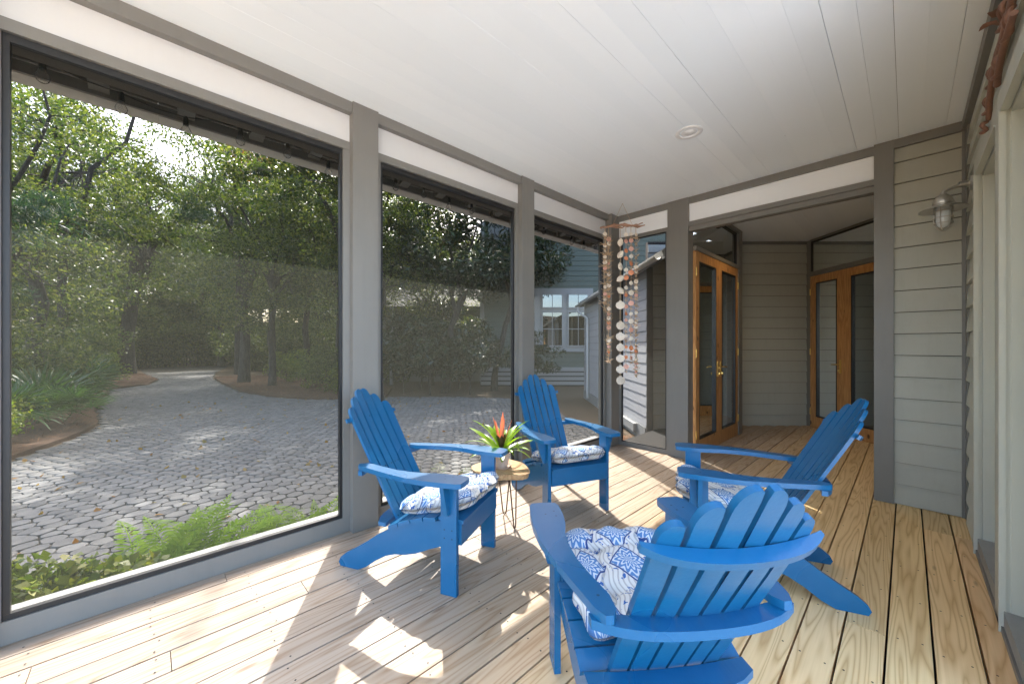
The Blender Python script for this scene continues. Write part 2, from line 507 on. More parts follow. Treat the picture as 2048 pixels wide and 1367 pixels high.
def straw_bed():
    t = NT('pine_straw_bed')
    g = t.n('ShaderNodeNewGeometry').outputs['Position']
    a = t.noise(g, 2.0, 5, 0.7); b = t.noise(t.mapping(g, (60, 20, 20)), 1.0, 4, 0.7)
    c = t.mix(b, (0.070, 0.034, 0.019), (0.185, 0.105, 0.058))
    c = t.mix(t.math('MULTIPLY', a, 0.5), c, (0.08, 0.05, 0.03))
    return t.done(t.pbr(c, 0.95, t.bump(b, 0.8, 0.03)))
M['strawbed'] = straw_bed()
M['green_siding'] = paint('sage_green_siding', (0.115, 0.140, 0.112), 0.6, 0.06, dirt=0.1)
M['pale_siding'] = paint('pale_house_siding', (0.20, 0.21, 0.19), 0.6, 0.05, dirt=0.1)
M['house_trim'] = paint('white_house_trim', (0.33, 0.335, 0.32), 0.5, 0.03)
M['house_roof'] = paint('grey_house_roof', (0.13, 0.13, 0.125), 0.85, 0.15, spec=0.1)
M['wing_siding'] = paint('blue_grey_wing_siding', (0.42, 0.425, 0.43), 0.5, 0.06, dirt=0.1)
M['curtain'] = plain('house_interior_shade', (0.30, 0.31, 0.31), 0.9)
M['bounce_slab'] = paint('bounce_slab_concrete', (0.55, 0.55, 0.54), 0.8, 0.10, 2.0, 0.2)
# ================================================================== PORCH SHELL
rng = random.Random(7)
XL, YF, XR, HC = -2.69, 4.50, 0.31, 3.03

# ---- deck
deck = structure(link('deck', MB().box((-2.84, -7.0, -0.26), (0.62, 8.4, -0.050)).mesh('deck'), M['underdeck']))
PITCH = 0.143
screw = MB()
k0 = -19
for k in range(k0, 4):
    xa = -0.064 + PITCH * k + 0.003
    xb = xa + PITCH - 0.0085
    if k == 3:
        xb = xa + 0.10
    yend = 4.64 if xb < -1.80 else min(8.2, (6.26 + 0.7216 * xa) / 0.6923 + 0.05)
    y = -1.85
    cuts = [-6.9, y]
    if k == -16:
        cuts.append(0.62)
    elif k in (1, 2):
        cuts.append(4.03)
    elif k == -1:
        cuts.append(2.42)
    else:
        q = y + rng.uniform(1.2, 4.2)
        if q < yend - 0.8 and rng.random() < 0.35:
            cuts.append(q)
    cuts.append(yend)
    # weathered grey by the screens, yellow by the house; light differences mixed into the tint
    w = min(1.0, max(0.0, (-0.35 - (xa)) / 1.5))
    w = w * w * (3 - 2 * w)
    for ya, yb in zip(cuts[:-1], cuts[1:]):
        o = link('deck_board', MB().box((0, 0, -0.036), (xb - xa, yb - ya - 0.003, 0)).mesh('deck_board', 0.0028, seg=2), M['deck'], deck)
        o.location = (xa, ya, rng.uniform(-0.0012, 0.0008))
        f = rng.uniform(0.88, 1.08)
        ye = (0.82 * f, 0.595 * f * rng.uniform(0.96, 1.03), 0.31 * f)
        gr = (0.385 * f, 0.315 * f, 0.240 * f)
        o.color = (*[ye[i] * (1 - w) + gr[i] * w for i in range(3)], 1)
        # screws in pairs over the joists
    yj = -1.6
    while yj < min(yend, 8.0):
        for xs in (xa + 0.028 + rng.uniform(-.006, .006), xb - 0.028 + rng.uniform(-.006, .006)):
            ys = yj + rng.uniform(-0.02, 0.02)
            screw.face([(xs + 0.0042 * math.cos(a * math.pi / 3), ys + 0.0042 * math.sin(a * math.pi / 3), 0.0022) for a in range(6)])
        yj += 0.405
stuff(link('deck_screws', screw.mesh('deck_screws'), M['iron'], deck))

# ---- ceiling
ceil = structure(link('ceiling', MB().box((-2.90, -1.72, HC + 0.026), (0.60, 4.72, HC + 0.06)).box((-2.25, 4.72, HC + 0.026), (0.60, 8.4, HC + 0.06)).mesh('ceiling'), M['roofdark']))
CP = 0.1287
for k in range(-20, 6):
    xa = -0.306 + CP * k
    g = rng.choice((0.0003, 0.0006, 0.0010, 0.0018))
    o = link('ceiling_board', MB().box((0, 0, 0), (CP - g, 10.0 if xa > -2.25 else 6.3, 0.018)).mesh('ceiling_board', 0.0006), M['ceiling'], ceil)
    o.location = (xa, -1.70, HC + rng.uniform(-0.0005, 0.0006))

# ---- roof above and the eave outside the screens
roof = thing('porch_roof', 'dark porch roof with exposed rafter tails along the eave', 'roof', (-3.0, 1.5, 3.1))
def rloc(v): return (v[0] + 3.0, v[1] - 1.5, v[2] - 3.1)
def rpart(name, mb, mat, bevel=0.0):
    o = link(name, mb.mesh(name, bevel), mat, roof); o.location = (3.0, -1.5, -3.1); return o
rp = [(-3.52, 2.93), (-2.85, 3.10), (0.62, 3.125), (0.62, 3.21), (-2.85, 3.19), (-3.52, 3.06)]
rb = MB(); rb.prism([(x, -1.8, z) for x, z in rp], [(x, 5.4, z) for x, z in rp])
rpart('roof_deck', rb, M['roofdark'])
for i in range(-3, 15):
    yc = -0.217 + 0.408 * i
    if yc > 5.3: break
    rb = MB(); rb.prism([(-3.46, yc - 0.045, 2.885), (-2.86, yc - 0.045, 3.02), (-2.86, yc - 0.045, 3.15), (-3.46, yc - 0.045, 2.998)],
                        [(-3.46, yc + 0.045, 2.885), (-2.86, yc + 0.045, 3.02), (-2.86, yc + 0.045, 3.15), (-3.46, yc + 0.045, 2.998)])
    rpart('rafter_tail', rb, M['trim'], 0.004)
rpart('fascia', MB().box((-3.485, -1.8, 2.86), (-3.462, 5.4, 2.925)), M['trim'], 0.003)
rpart('outer_header', MB().box((-2.97, -1.8, 2.715), (-2.80, 4.7, 3.16)), M['soffit'], 0.005)
rpart('soffit_batten', MB().box((-3.20, -1.8, 2.905), (-3.165, 5.3, 2.925)), M['sill'], 0.002)

gut = thing('rain_gutter', 'long half-round galvanised gutter hanging along the porch eave', 'gutter', (-3.54, 1.5, 2.9))
gm = MB()
prof = [(math.cos(a), math.sin(a)) for a in np.linspace(math.pi, 2 * math.pi, 13)]
GR = 0.068
pa = [(GR * c, -2.35, GR * s) for c, s in prof] + [((GR - .004) * c, -2.35, (GR - .004) * s) for c, s in reversed(prof)]
pb = [(p[0], 3.9, p[2]) for p in pa]
gm.prism(pa, pb)
gm.tube([(-GR, -2.35, 0.004), (-GR, 3.9, 0.004)], 0.008, 8)
link('trough', gm.mesh('trough', 0, 0.7), M['gutter'], gut)
for i in range(9):
    y = -2.2 + i * 0.75
    hb = MB().tube([(-GR, y, 0.006), (0, y, 0.018), (GR + 0.01, y, 0.05)], 0.004, 6)
    hb.tube([(GR * 1.04 * c, y, GR * 1.04 * s) for c, s in prof], 0.0045, 5)
    link('hanger', hb.mesh('hanger', 0, 0.7), M['gutter'], gut)

# ---- string lights under the eave
sl = thing('string_lights', 'black cord of clear globe bulbs strung along the eave', 'string lights', (-3.39, 1.0, 2.9))
bulbY = [-0.72, -0.43] + [-0.119 + 0.305 * i for i in range(19)]
bulbZ = [2.84 + 0.035 * math.sin(i * 1.7) + (0.03 if i > 8 else 0) for i in range(len(bulbY))]
cp = []
for i, (y, z) in enumerate(zip(bulbY, bulbZ)):
    cp.append((0, y - 1.0, z + 0.055 - 2.9))
    if i + 1 < len(bulbY):
        cp.append((0, (y + bulbY[i + 1]) / 2 - 1.0, (z + bulbZ[i + 1]) / 2 + 0.040 - 2.9 + (0.03 if i % 3 == 0 else 0)))
link('cord', MB().tube(cp, 0.0035, 5).mesh('cord', 0, 0.8), M['cord'], sl)
sock_me = MB().lathe([(0.0, 0.03), (0.012, 0.03), (0.015, 0.0), (0.016, -0.028), (0.0, -0.028)], 10).mesh('socket', 0, 0.7)
bulb_me = MB().lathe([(0.013, -0.026), (0.016, -0.036), (0.027, -0.058), (0.030, -0.072), (0.025, -0.09), (0.012, -0.101), (0.0, -0.103)], 12).mesh('bulb', 0, 0.9)
for y, z in zip(bulbY, bulbZ):
    s = link('socket', sock_me, M['cord'], sl, (0, y - 1.0, z + 0.03 - 2.9))
    link('bulb', bulb_me, M['bulbglass'], s)

# ---- posts
def post(lo, hi, label):
    x = (lo[0] + hi[0]) / 2; y = (lo[1] + hi[1]) / 2
    o = link('porch_post', MB().box((lo[0] - x, lo[1] - y, lo[2]), (hi[0] - x, hi[1] - y, hi[2])).mesh('porch_post', 0.006, seg=2), M['trim'], None, (x, y, 0))
    return tag(o, label, 'post', 'grey porch posts')
post((-2.86, -0.70, 0.001), (XL, -0.504, HC - .001), 'grey porch post at the extreme left edge, before the big screen')
post((-2.86, 1.037, 0.001), (XL, 1.222, HC - .001), 'wide grey porch post behind the nearest left blue chair')
post((-2.86, 2.724, 0.001), (XL, 2.903, HC - .001), 'grey porch post behind the chair under the second screen end')
post((-2.86, 4.345, 0.001), (-2.662, 4.56, HC - .001), 'slim grey corner post behind the shell wind chime')
post((-1.994, YF, 0.001), (-1.755, 4.65, HC - .001), 'wide grey post left of the entry opening')
post((-0.199, YF - 0.02, 0.001), (-0.078, 4.64, HC - .001), 'dark grey post where the entry opening meets the siding')

# ---- upper trim, cream transoms, head rails, screens along the left wall
def screen_bay(ya, yb, label, first):
    root = thing('screen_panel', label, 'screen', (-2.77, (ya + yb) / 2, 0), 0, 'screened bays of the porch')
    yc = (ya + yb) / 2
    a, b = ya - yc, yb - yc
    def P(name, lo, hi, mat, bev=0.003):
        return boxo(name, lo, hi, mat, root, bev)
    P('head_rail', (-0.02, a, 2.700), (0.034, b, 2.757), M['trim'])
    P('side_rail', (-0.02, a, 0.105), (0.030, a + 0.040, 2.700), M['trim'])
    P('side_rail', (-0.02, b - 0.048, 0.105), (0.030, b, 2.700), M['trim'])
    P('bottom_rail', (-0.03, a, 0.0015), (0.024, b, 0.105), M['trim'], 0.006)
    P('black_frame', (-0.016, a + 0.0405, 2.665), (0.014, b - 0.0485, 2.6995), M['black'], 0.002)
    P('black_frame', (-0.016, a + 0.0405, 0.1055), (0.014, b - 0.0485, 0.130), M['black'], 0.002)
    P('black_frame', (-0.016, a + 0.0405, 0.1305), (0.014, a + 0.062, 2.6645), M['black'], 0.002)
    P('black_frame', (-0.016, b - 0.066, 0.1305), (0.014, b - 0.0485, 2.6645), M['black'], 0.002)
    link('screen_mesh', MB().face([(-0.004, a + 0.06, 0.125), (-0.004, b - 0.06, 0.125), (-0.004, b - 0.06, 2.67), (-0.004, a + 0.06, 2.67)]).mesh('screen_mesh'), M['screen'], root)
    P('outer_sill', (-0.15, a, 0.02), (-0.0305, b, 0.098), M['sill'], 0.004)
    # transom above
    t = boxo('transom_panel', (-0.02, a, 2.7575), (0.018, b, 2.953), M['cream'], None, 0.001)
    t.location = (-2.77, yc, 0)
    tag(t, 'cream transom board above ' + first, 'panel', 'cream transom boards')
    c = link('ceiling_trim', MB().box((-0.02, a, 2.9535), (0.066, b, HC - .001)).mesh('ceiling_trim', 0.004), M['trim'], None, (-2.77, yc, 0))
    tag(c, 'grey ceiling trim over ' + first, 'trim', 'grey ceiling trims')
screen_bay(-2.0, -0.7005, 'screened bay beside the camera, left of the extreme left post', 'the screen left of the extreme left post')
screen_bay(-0.5035, 1.0365, 'largest screened bay on the left, looking out to the driveway', 'the largest left screen')
screen_bay(1.2225, 2.7235, 'middle screened bay between the two wide posts', 'the middle screen')
screen_bay(2.9035, 4.3445, 'narrow-looking screened bay beside the corner post, facing the green house', 'the screen beside the corner post')

# far screen bay (faces the wing)
root = thing('screen_panel', 'tall screened bay behind the shell wind chime, left of the entry', 'screen', (-2.33, 4.55, 0), 0, 'screened bays of the porch')
def P(name, lo, hi, mat, bev=0.003):
    return boxo(name, lo, hi, mat, root, bev)
a, b = -0.3315, 0.3355
P('head_rail', (a, -0.02, 2.700), (b, 0.03, 2.744), M['trim'])
P('side_rail', (a, -0.015, 0.05), (a + 0.03, 0.03, 2.70), M['trim'])
P('side_rail', (b - 0.03, -0.015, 0.05), (b, 0.03, 2.70), M['trim'])
P('bottom_rail', (a, -0.02, 0.0015), (b, 0.03, 0.05), M['trim'])
P('black_frame', (a + 0.0305, -0.010, 2.685), (b - 0.0305, 0.012, 2.6995), M['black'], 0.002)
P('black_frame', (a + 0.0305, -0.010, 0.0505), (b - 0.0305, 0.012, 0.062), M['black'], 0.002)
P('black_frame', (a + 0.0305, -0.010, 0.0625), (a + 0.042, 0.012, 2.6845), M['black'], 0.002)
P('black_frame', (b - 0.042, -0.010, 0.0625), (b - 0.0305, 0.012, 2.6845), M['black'], 0.002)
link('screen_mesh', MB().face([(a + 0.04, 0.001, 0.06), (b - 0.04, 0.001, 0.06), (b - 0.04, 0.001, 2.69), (a + 0.04, 0.001, 2.69)]).mesh('screen_mesh'), M['screen'], root)
t = boxo('transom_panel', (a, -0.01, 2.7445), (b, 0.03, 2.958), M['white'], None, 0.001); t.location = (-2.33, 4.55, 0)
tag(t, 'white transom board above the screen behind the wind chime', 'panel', 'cream transom boards')
c = boxo('ceiling_trim', (a, -0.04, 2.9585), (b, 0.03, HC - .001), M['trim'], None, 0.004); c.location = (-2.33, 4.55, 0)
tag(c, 'short grey ceiling trim behind the wind chime', 'trim', 'grey ceiling trims')

# entry opening head
t = boxo('transom_panel', (-0.777, -0.01, 2.7455), (0.777, 0.03, 2.958), M['white'], None, 0.001); t.location = (-0.977, 4.55, 0)
tag(t, 'long white board above the entry beam', 'panel', 'cream transom boards')
c = boxo('ceiling_trim', (-0.777, -0.04, 2.9585), (0.777, 0.03, HC - .001), M['trim'], None, 0.004); c.location = (-0.977, 4.55, 0)
tag(c, 'long grey ceiling trim above the entry opening', 'trim', 'grey ceiling trims')
beam = thing('header_beam', 'stepped grey beam spanning the entry opening', 'beam', (-0.977, 4.56, 2.64))
boxo('beam_board', (-0.777, -0.055, 0.055), (0.777, 0.03, 0.105), M['trim'], beam, 0.004)
boxo('beam_board', (-0.777, -0.035, 0.0), (0.777, 0.055, 0.0545), M['trim'], beam, 0.004)

# ---- lapped siding
def siding(parent, length, z0, z1, first, pitch, mat, lip=0.022, name='siding_board', over=0.022):
    """boards along local +x from 0, facing local -y, lapped like clapboards"""
    zb = z0
    zt = z0 + first
    cache = {}
    while zb < z1 - 0.005:
        zt = min(zt, z1)
        h = round(zt - zb, 4)
        if h not in cache:
            top = h - 0.001
            ins = 0.004
            pa = [(0, -0.002, 0.0038), (0, -lip, 0.0038), (0, -ins - 0.002, top), (0, -0.002, top)]
            pb = [(length, p[1], p[2]) for p in pa]
            cache[h] = MB().prism(pa, pb).mesh(name, 0.0012)
        link(name, cache[h], mat, parent, (0, 0, zb))
        zb = zt
        zt += pitch

# far wall right of the opening
w = thing('siding_wall', 'narrow taupe clapboard wall right of the entry, behind the wall lamp', 'wall', (-0.0775, YF + 0.016, 0.002))
siding(w, 0.366, 0.0, 2.955, 0.165, 0.178, M['siding'])
boxo('wall_core', (0, 0.0005, 0), (0.386, 0.12, HC - .004), M['roofdark'], w, 0)
boxo('return_wall', (0.3875, 0.0, 0), (0.45, 2.2, HC - .004), M['siding'], w, 0)
boxo('top_trim', (0, -0.035, 2.9555), (0.387, 0, HC - .004), M['trim'], w, 0.004)
boxo('corner_board', (0.3665, -0.026, 0), (0.387, 0, 2.955), M['trim'], w, 0.003)

# ---- entry: back wall (diagonal)
w = thing('siding_wall', 'shaded taupe clapboard wall at the back of the entry', 'wall', dg(6.26, 2.24, -0.30), YAW)
siding(w, 2.70, 0.0, 3.275, 0.30 + 0.173, 0.178, M['siding'])
boxo('wall_core', (0, 0.0005, 0), (2.70, 0.1, 3.325), M['roofdark'], w, 0)
boxo('top_trim', (0.9, -0.022, 3.2755), (2.70, 0, 3.325), M['trim'], w, 0.004)
# it ends outdoors in a corner; the wing runs on from there away from the porch
boxo('corner_board', (-0.022, -0.022, 0), (0.075, 0.0, 2.9), M['trim'], w, 0.003)

# ---- entry: left double doors and transom, wall X = -1.77 running along Y
def window_pane(name, pts, mat, parent):
    return link(name, MB().face(pts).mesh(name), mat, parent)
hinge_me = MB().tube([(0, 0, -0.05), (0, 0, 0.05)], 0.008, 8).mesh('hinge', 0, 0.8)
def door_leaf(root, w, h, stile, rail_t, rail_b, glass, handle_side, hinge_side):
    """leaf in local x (0..w), z; face looks along local -y; thickness 0.045"""
    T = 0.045
    def p(n, lo, hi): return boxo(n, lo, hi, M['door'], root, 0.004)
    p('stile', (0, -T, 0), (stile, 0, h)); p('stile', (w - stile, -T, 0), (w, 0, h))
    p('rail', (stile + .0005, -T + .001, h - rail_t), (w - stile - .0005, -.001, h)); p('rail', (stile + .0005, -T + .001, 0), (w - stile - .0005, -.001, rail_b))
    x0, x1, z0, z1 = stile + .0005, w - stile - .0005, rail_b + .0005, h - rail_t - .0005
    q = 0.016
    for lo, hi in (((x0, -T - .002, z0), (x0 + q, -0.01, z1)), ((x1 - q, -T - .002, z0), (x1, -0.01, z1)),
                   ((x0 + q, -T - .002, z0), (x1 - q, -0.01, z0 + q)), ((x0 + q, -T - .002, z1 - q), (x1 - q, -0.01, z1))):
        boxo('glazing_bead', lo, hi, M['black'], root, 0.002)
    window_pane('pane', [(x0 + q, -0.022, z0 + q), (x1 - q, -0.022, z0 + q), (x1 - q, -0.022, z1 - q), (x0 + q, -0.022, z1 - q)], glass, root)
    if handle_side:
        hx = stile * 0.5 if handle_side < 0 else w - stile * 0.5
        hb = MB().box((hx - 0.016, -T - 0.008, 0.90), (hx + 0.016, -T, 1.10))
        hb.tube([(hx, -T - 0.005, 1.03), (hx, -T - 0.05, 1.03), (hx - handle_side * 0.02, -T - 0.055, 1.03), (hx - handle_side * 0.10, -T - 0.05, 1.025)], 0.008, 8)
        hb.lathe([(0, 0.02), (0.014, 0.016), (0.018, 0), (0.014, -0.016), (0, -0.02)], 10, Matrix.Translation((hx, -T - 0.02, 0.94)))
        link('handle', hb.mesh('handle', 0, 0.6), M['brass'], root)
    for z in (0.25, h * 0.5, h - 0.25):
        link('hinge', hinge_me, M['brass'], root, ((0.004 if hinge_side < 0 else w - 0.004), -T - 0.004, z))
XD = -1.775
# local x runs along +Y, local -y faces +X : rotate +90 degrees
R90 = math.radians(90)
d1 = thing('glazed_door', 'knotty wood glazed door leaf beside the wide entry post, nearest leaf of the left pair', 'door', (XD, 4.67, 0.006), R90, 'left pair of glazed doors')
door_leaf(d1, 0.795, 2.435, 0.105, 0.115, 0.18, M['glass'], 1, -1)
d2 = thing('glazed_door', 'knotty wood glazed door leaf of the left pair, next to the back clapboard wall', 'door', (XD, 5.468, 0.006), R90, 'left pair of glazed doors')
door_leaf(d2, 0.80, 2.435, 0.105, 0.115, 0.18, M['glass'], -1, 1)
tw = thing('transom_window', 'dark transom window above the left pair of wooden doors', 'window', (XD, 4.66, 2.443), R90)
boxo('head_trim', (0, -0.055, 0), (1.62, 0.02, 0.05), M['trim'], tw, 0.004)
boxo('top_trim', (0, -0.055, 0.53), (1.62, 0.02, 0.585), M['trim'], tw, 0.004)
boxo('black_frame', (0, -0.03, 0.505), (1.60, 0.0, 0.5295), M['black'], tw, 0.002)
boxo('black_frame', (1.60, -0.03, 0.0505), (1.62, 0.0, 0.5295), M['black'], tw, 0.002)
window_pane('pane', [(0, -0.012, 0.05), (1.6, -0.012, 0.05), (1.6, -0.012, 0.505), (0, -0.012, 0.505)], M['darkglass'], tw)
o = link('door_post', MB().box((-0.10, 0, 0.001), (0.055, 0.17, HC - .001)).mesh('door_post', 0.005), M['trim'], None, (XD, 6.283, 0))
tag(o, 'dark grey post between the left doors and the back clapboard wall', 'post')

o = thing('infill_wall', 'narrow taupe infill wall hidden behind the door post', 'wall', (-1.90, 6.45, 0.001))
link('panel', MB().prism([(0, 0, 0), (-0.08, 0, 0), (-0.30, 0.72, 0), (-0.16, 0.72, 0)], [(0, 0, HC), (-0.08, 0, HC), (-0.30, 0.72, HC), (-0.16, 0.72, HC)]).mesh('panel'), M['siding'], o)
# lit warm downlight in the entry ceiling (its glint shows in the right transom)
vl = thing('entry_downlight', 'lit warm downlight in the entry ceiling, behind the beam', 'light', (-1.02, 5.55, HC))
link('trim_ring', MB().lathe([(0.055, -0.001), (0.085, -0.001), (0.088, -0.006), (0.055, -0.006)], 28).mesh('trim_ring', 0, 0.8), M['downlight'], vl)
_t = NT('warm_lamp_lens'); _e = _t.n('ShaderNodeEmission', {0: (1.0, 0.72, 0.40, 1), 1: 6.0}); M['warmlens'] = _t.done(_e.outputs[0])
link('lens', MB().lathe([(0.0545, -0.003), (0.0, -0.003)], 24).mesh('lens'), M['warmlens'], vl)
_l = bpy.data.lights.new('entry_downlight_lamp', 'SPOT'); _l.energy = 2.5; _l.color = (1.0, 0.70, 0.38); _l.spot_size = math.radians(130); _l.spot_blend = 0.6; _l.shadow_soft_size = 0.05
_lo = bpy.data.objects.new('entry_downlight_lamp', _l); COL.objects.link(_lo); _lo.parent = vl; _lo.location = (0, 0, -0.02)

# ---- entry: right double doors, wall running along -FV from the back wall corner
P1 = dg(6.26, 4.87)
ANG = math.atan2(-FV.y, -FV.x)
# local x along -FV ; local -y must face the entry (towards -RV): rotate so that local -y = -RV
rw = thing('transom_window', 'long dark transom window above the right pair of wooden doors', 'window', (P1.x, P1.y, 2.44), ANG)
ryaw = rw.rotation_euler.z
boxo('corner_trim', (-0.0, -0.02, -2.435), (0.10, 0.05, 0.585), M['trim'], rw, 0.004)
boxo('head_trim', (0.1005, -0.05, 0), (2.6, 0.03, 0.06), M['trim'], rw, 0.004)
boxo('top_trim', (0.1005, -0.03, 0.555), (2.6, 0.03, 0.585), M['trim'], rw, 0.004)
boxo('black_frame', (0.1005, -0.02, 0.53), (2.6, 0.0, 0.5545), M['black'], rw, 0.002)
boxo('black_frame', (0.1005, -0.02, 0.0605), (0.125, 0.0, 0.5295), M['black'], rw, 0.002)
window_pane('pane', [(0.125, -0.008, 0.06), (2.6, -0.008, 0.06), (2.6, -0.008, 0.53), (0.125, -0.008, 0.53)], M['darkglass'], rw)
e1 = thing('glazed_door', 'narrow knotty wood glazed door leaf of the right pair, next to the back wall', 'door', P1 + (-FV) * 0.12 + Vector((0, 0, 0.006)), ANG, 'right pair of glazed doors')
door_leaf(e1, 0.62, 2.42, 0.115, 0.115, 0.18, M['darkglass'], 1, -1)
e2 = thing('glazed_door', 'knotty wood glazed door leaf of the right pair, behind the reclined blue chair back', 'door', P1 + (-FV) * 0.743 + Vector((0, 0, 0.006)), ANG, 'right pair of glazed doors')
door_leaf(e2, 0.86, 2.42, 0.115, 0.115, 0.18, M['darkglass'], 0, 1)
# dim room behind those doors
rm = thing('room_behind_doors', 'dim taupe room seen through the right glazed doors', 'room', P1 + RV * 1.2, ANG)
boxo('wall', (-0.4, 0.9, -0.1), (3.0, 1.0, 3.0), M['siding'], rm, 0)
boxo('end_wall', (-0.5, 0.06, -0.1), (-0.4, 1.0, 3.0), M['siding'], rm, 0)
boxo('room_ceiling', (-0.5, 0.06, 3.0), (3.0, 1.0, 3.1), M['white'], rm, 0)
rm.location = P1

# ---- right wall of the house beside the camera
w = thing('house_wall', 'pale sage house wall at the right edge, with clapboards and two deep reveals', 'wall', (XR, 4.50, 0.002))
XW = 0.0
boxo('corner_board', (-0.004, -0.12, 0), (0.06, -0.0005, 2.95), M['trim'], w, 0.004)
# short clapboards between corner board and casing (local frame rotated so that boards face -X)
sub = bpy.data.objects.new('clapboard_strip', None); COL.objects.link(sub); sub.parent = w
sub.location = (0.016, -0.1205, 0); sub.rotation_euler = (0, 0, -R90)
siding(sub, 0.40, 0.0, 2.50, 0.165, 0.178, M['rightwall'], lip=0.026)
sub2 = bpy.data.objects.new('upper_clapboards', None); COL.objects.link(sub2); sub2.parent = w
sub2.location = (0.016, -0.1205, 2.52); sub2.rotation_euler = (0, 0, -R90)
siding(sub2, 2.17, 0.0, 0.43, 0.13, 0.150, M['rightwall'], lip=0.022)
boxo('wall_core', (0.0165, -2.29, 2.503), (0.22, -0.1205, HC - .004), M['roofdark'], w, 0)
boxo('wall_core', (0.0165, -0.72, 0), (0.22, -0.1205, 2.5025), M['rightwall'], w, 0)
boxo('top_trim', (-0.022, -2.29, 2.951), (0.0160, -0.0005, HC - .004), M['trim'], w, 0.004)
def reveal(ya, yb, top=True):
    # ya (far) > yb (near), local y
    boxo('head_casing', (-0.012, yb - 0.085, 2.40), (0.016, ya + 0.085, 2.502), M['rightwall'], w, 0.003)
    boxo('bead', (-0.016, yb, 2.392), (0.010, ya, 2.3995), M['rightwall'], w, 0.002)
    boxo('far_jamb', (0.0165, ya, 0.10), (0.2, ya + 0.02, 2.40), M['rightwall'], w, 0.002)
    boxo('head_jamb', (0.0165, yb, 2.38), (0.2, ya, 2.40), M['rightwall'], w, 0.002)
    boxo('stop', (0.085, yb, 2.355), (0.11, ya, 2.3795), M['rightwall'], w, 0.002)
    boxo('stop', (0.085, ya - 0.022, 0.115), (0.11, ya - .0005, 2.3545), M['rightwall'], w, 0.002)
    boxo('threshold', (-0.004, yb, 0.03), (0.2, ya, 0.10), M['sill'], w, 0.004)
    boxo('door_panel', (0.135, yb, 0.1005), (0.175, ya - .0005, 2.379), M['rightwall'], w, 0.004)
    boxo('door_stile', (0.120, ya - 0.13, 0.1005), (0.1345, ya - .023, 2.379), M['rightwall'], w, 0.003)
boxo('casing', (-0.012, -0.715, 0), (0.016, -0.575, 2.3995), M['rightwall'], w, 0.004)
boxo('casing_bead', (-0.020, -0.722, 0), (0.004, -0.7155, 2.3995), M['rightwall'], w, 0.001)
reveal(-0.722, -1.49)
boxo('mullion', (-0.012, -1.66, 0), (0.2, -1.4905, 2.3995), M['rightwall'], w, 0.004)
boxo('casing_bead', (-0.019, -1.667, 0), (0.004, -1.6605, 2.3995), M['rightwall'], w, 0.001)
reveal(-1.667, -2.20)
boxo('casing', (-0.012, -2.29, 0), (0.2, -2.2005, 2.3995), M['rightwall'], w, 0.003)
boxo('base_strip', (-0.012, -2.20, 0), (0.0, -0.5755, 0.0285), M['trim'], w, 0.003)

# ---- the wing outside the far screen: wall running away along FV, with low eave
wg = thing('house_wing', 'blue grey house wing outside the far screen with low eave and downspout', 'building', dg(11.7, 2.24, GZ), ANG)
siding(wg, 5.40, 0.25, 2.95, 0.178, 0.178, M['wing_siding'], lip=0.016)
boxo('wall_core', (0, 0.0005, 0), (5.40, 0.1, 2.95), M['roofdark'], wg, 0)
boxo('base_board', (0, -0.03, 0.0), (5.40, 0.0, 0.248), M['sill'], wg, 0.005)
rb = MB()
pa = [(-0.3, -0.13, 2.86), (-0.3, 2.4, 4.1), (-0.3, 2.4, 4.18), (-0.3, -0.13, 2.94)]
rb.prism(pa, [(6.6, p[1], p[2]) for p in pa])
link('roof', rb.mesh('roof', 0.004), M['roofdark'], wg)
boxo('fascia', (-0.3, -0.155, 2.81), (6.6, -0.131, 2.945), M['sill'], wg, 0.004)
gm = MB()
GR2 = 0.048
pa = [(-0.35, -0.205 + GR2 * c, 2.86 + GR2 * s) for c, s in prof] + [(-0.35, -0.205 + (GR2 - .004) * c, 2.86 + (GR2 - .004) * s) for c, s in reversed(prof)]
gm.prism(pa, [(6.4, p[1], p[2]) for p in pa])
link('gutter', gm.mesh('gutter', 0, 0.7), M['gutter'], wg)
link('downspout', MB().tube([(0.05, -0.205, 2.80), (0.05, -0.205, 2.70), (0.12, -0.20, 2.62), (0.7, -0.09, 2.42), (0.75, -0.06, 2.36), (0.75, -0.06, 0.1)], 0.036, 10).mesh('downspout', 0, 0.8), M['gutter'], wg)
br = MB(); br.box((3.9, -0.035, 0.3), (4.0, -0.016, 2.9)); link('corner_board', br.mesh('corner_board', 0.003), M['trim'], wg)
pl = link('base_plank', MB().box((2.2, -0.10, 0.10), (5.0, -0.032, 0.24)).mesh('base_plank', 0.006), M['house_trim'], wg)
# ================================================================== FURNITURE
REC = math.radians(28)
B0 = Vector((0, -0.385, 0.262))
DS = Vector((0, -math.sin(REC), math.cos(REC)))
NB = Vector((0, -math.cos(REC), -math.sin(REC)))
def sag(x): return 0.055 * (1 - (x / 0.30) ** 2)
def bp(x, s, t): return B0 + DS * s + NB * (sag(x) * min(1.0, 0.35 + s) + t) + Vector((x, 0, 0))

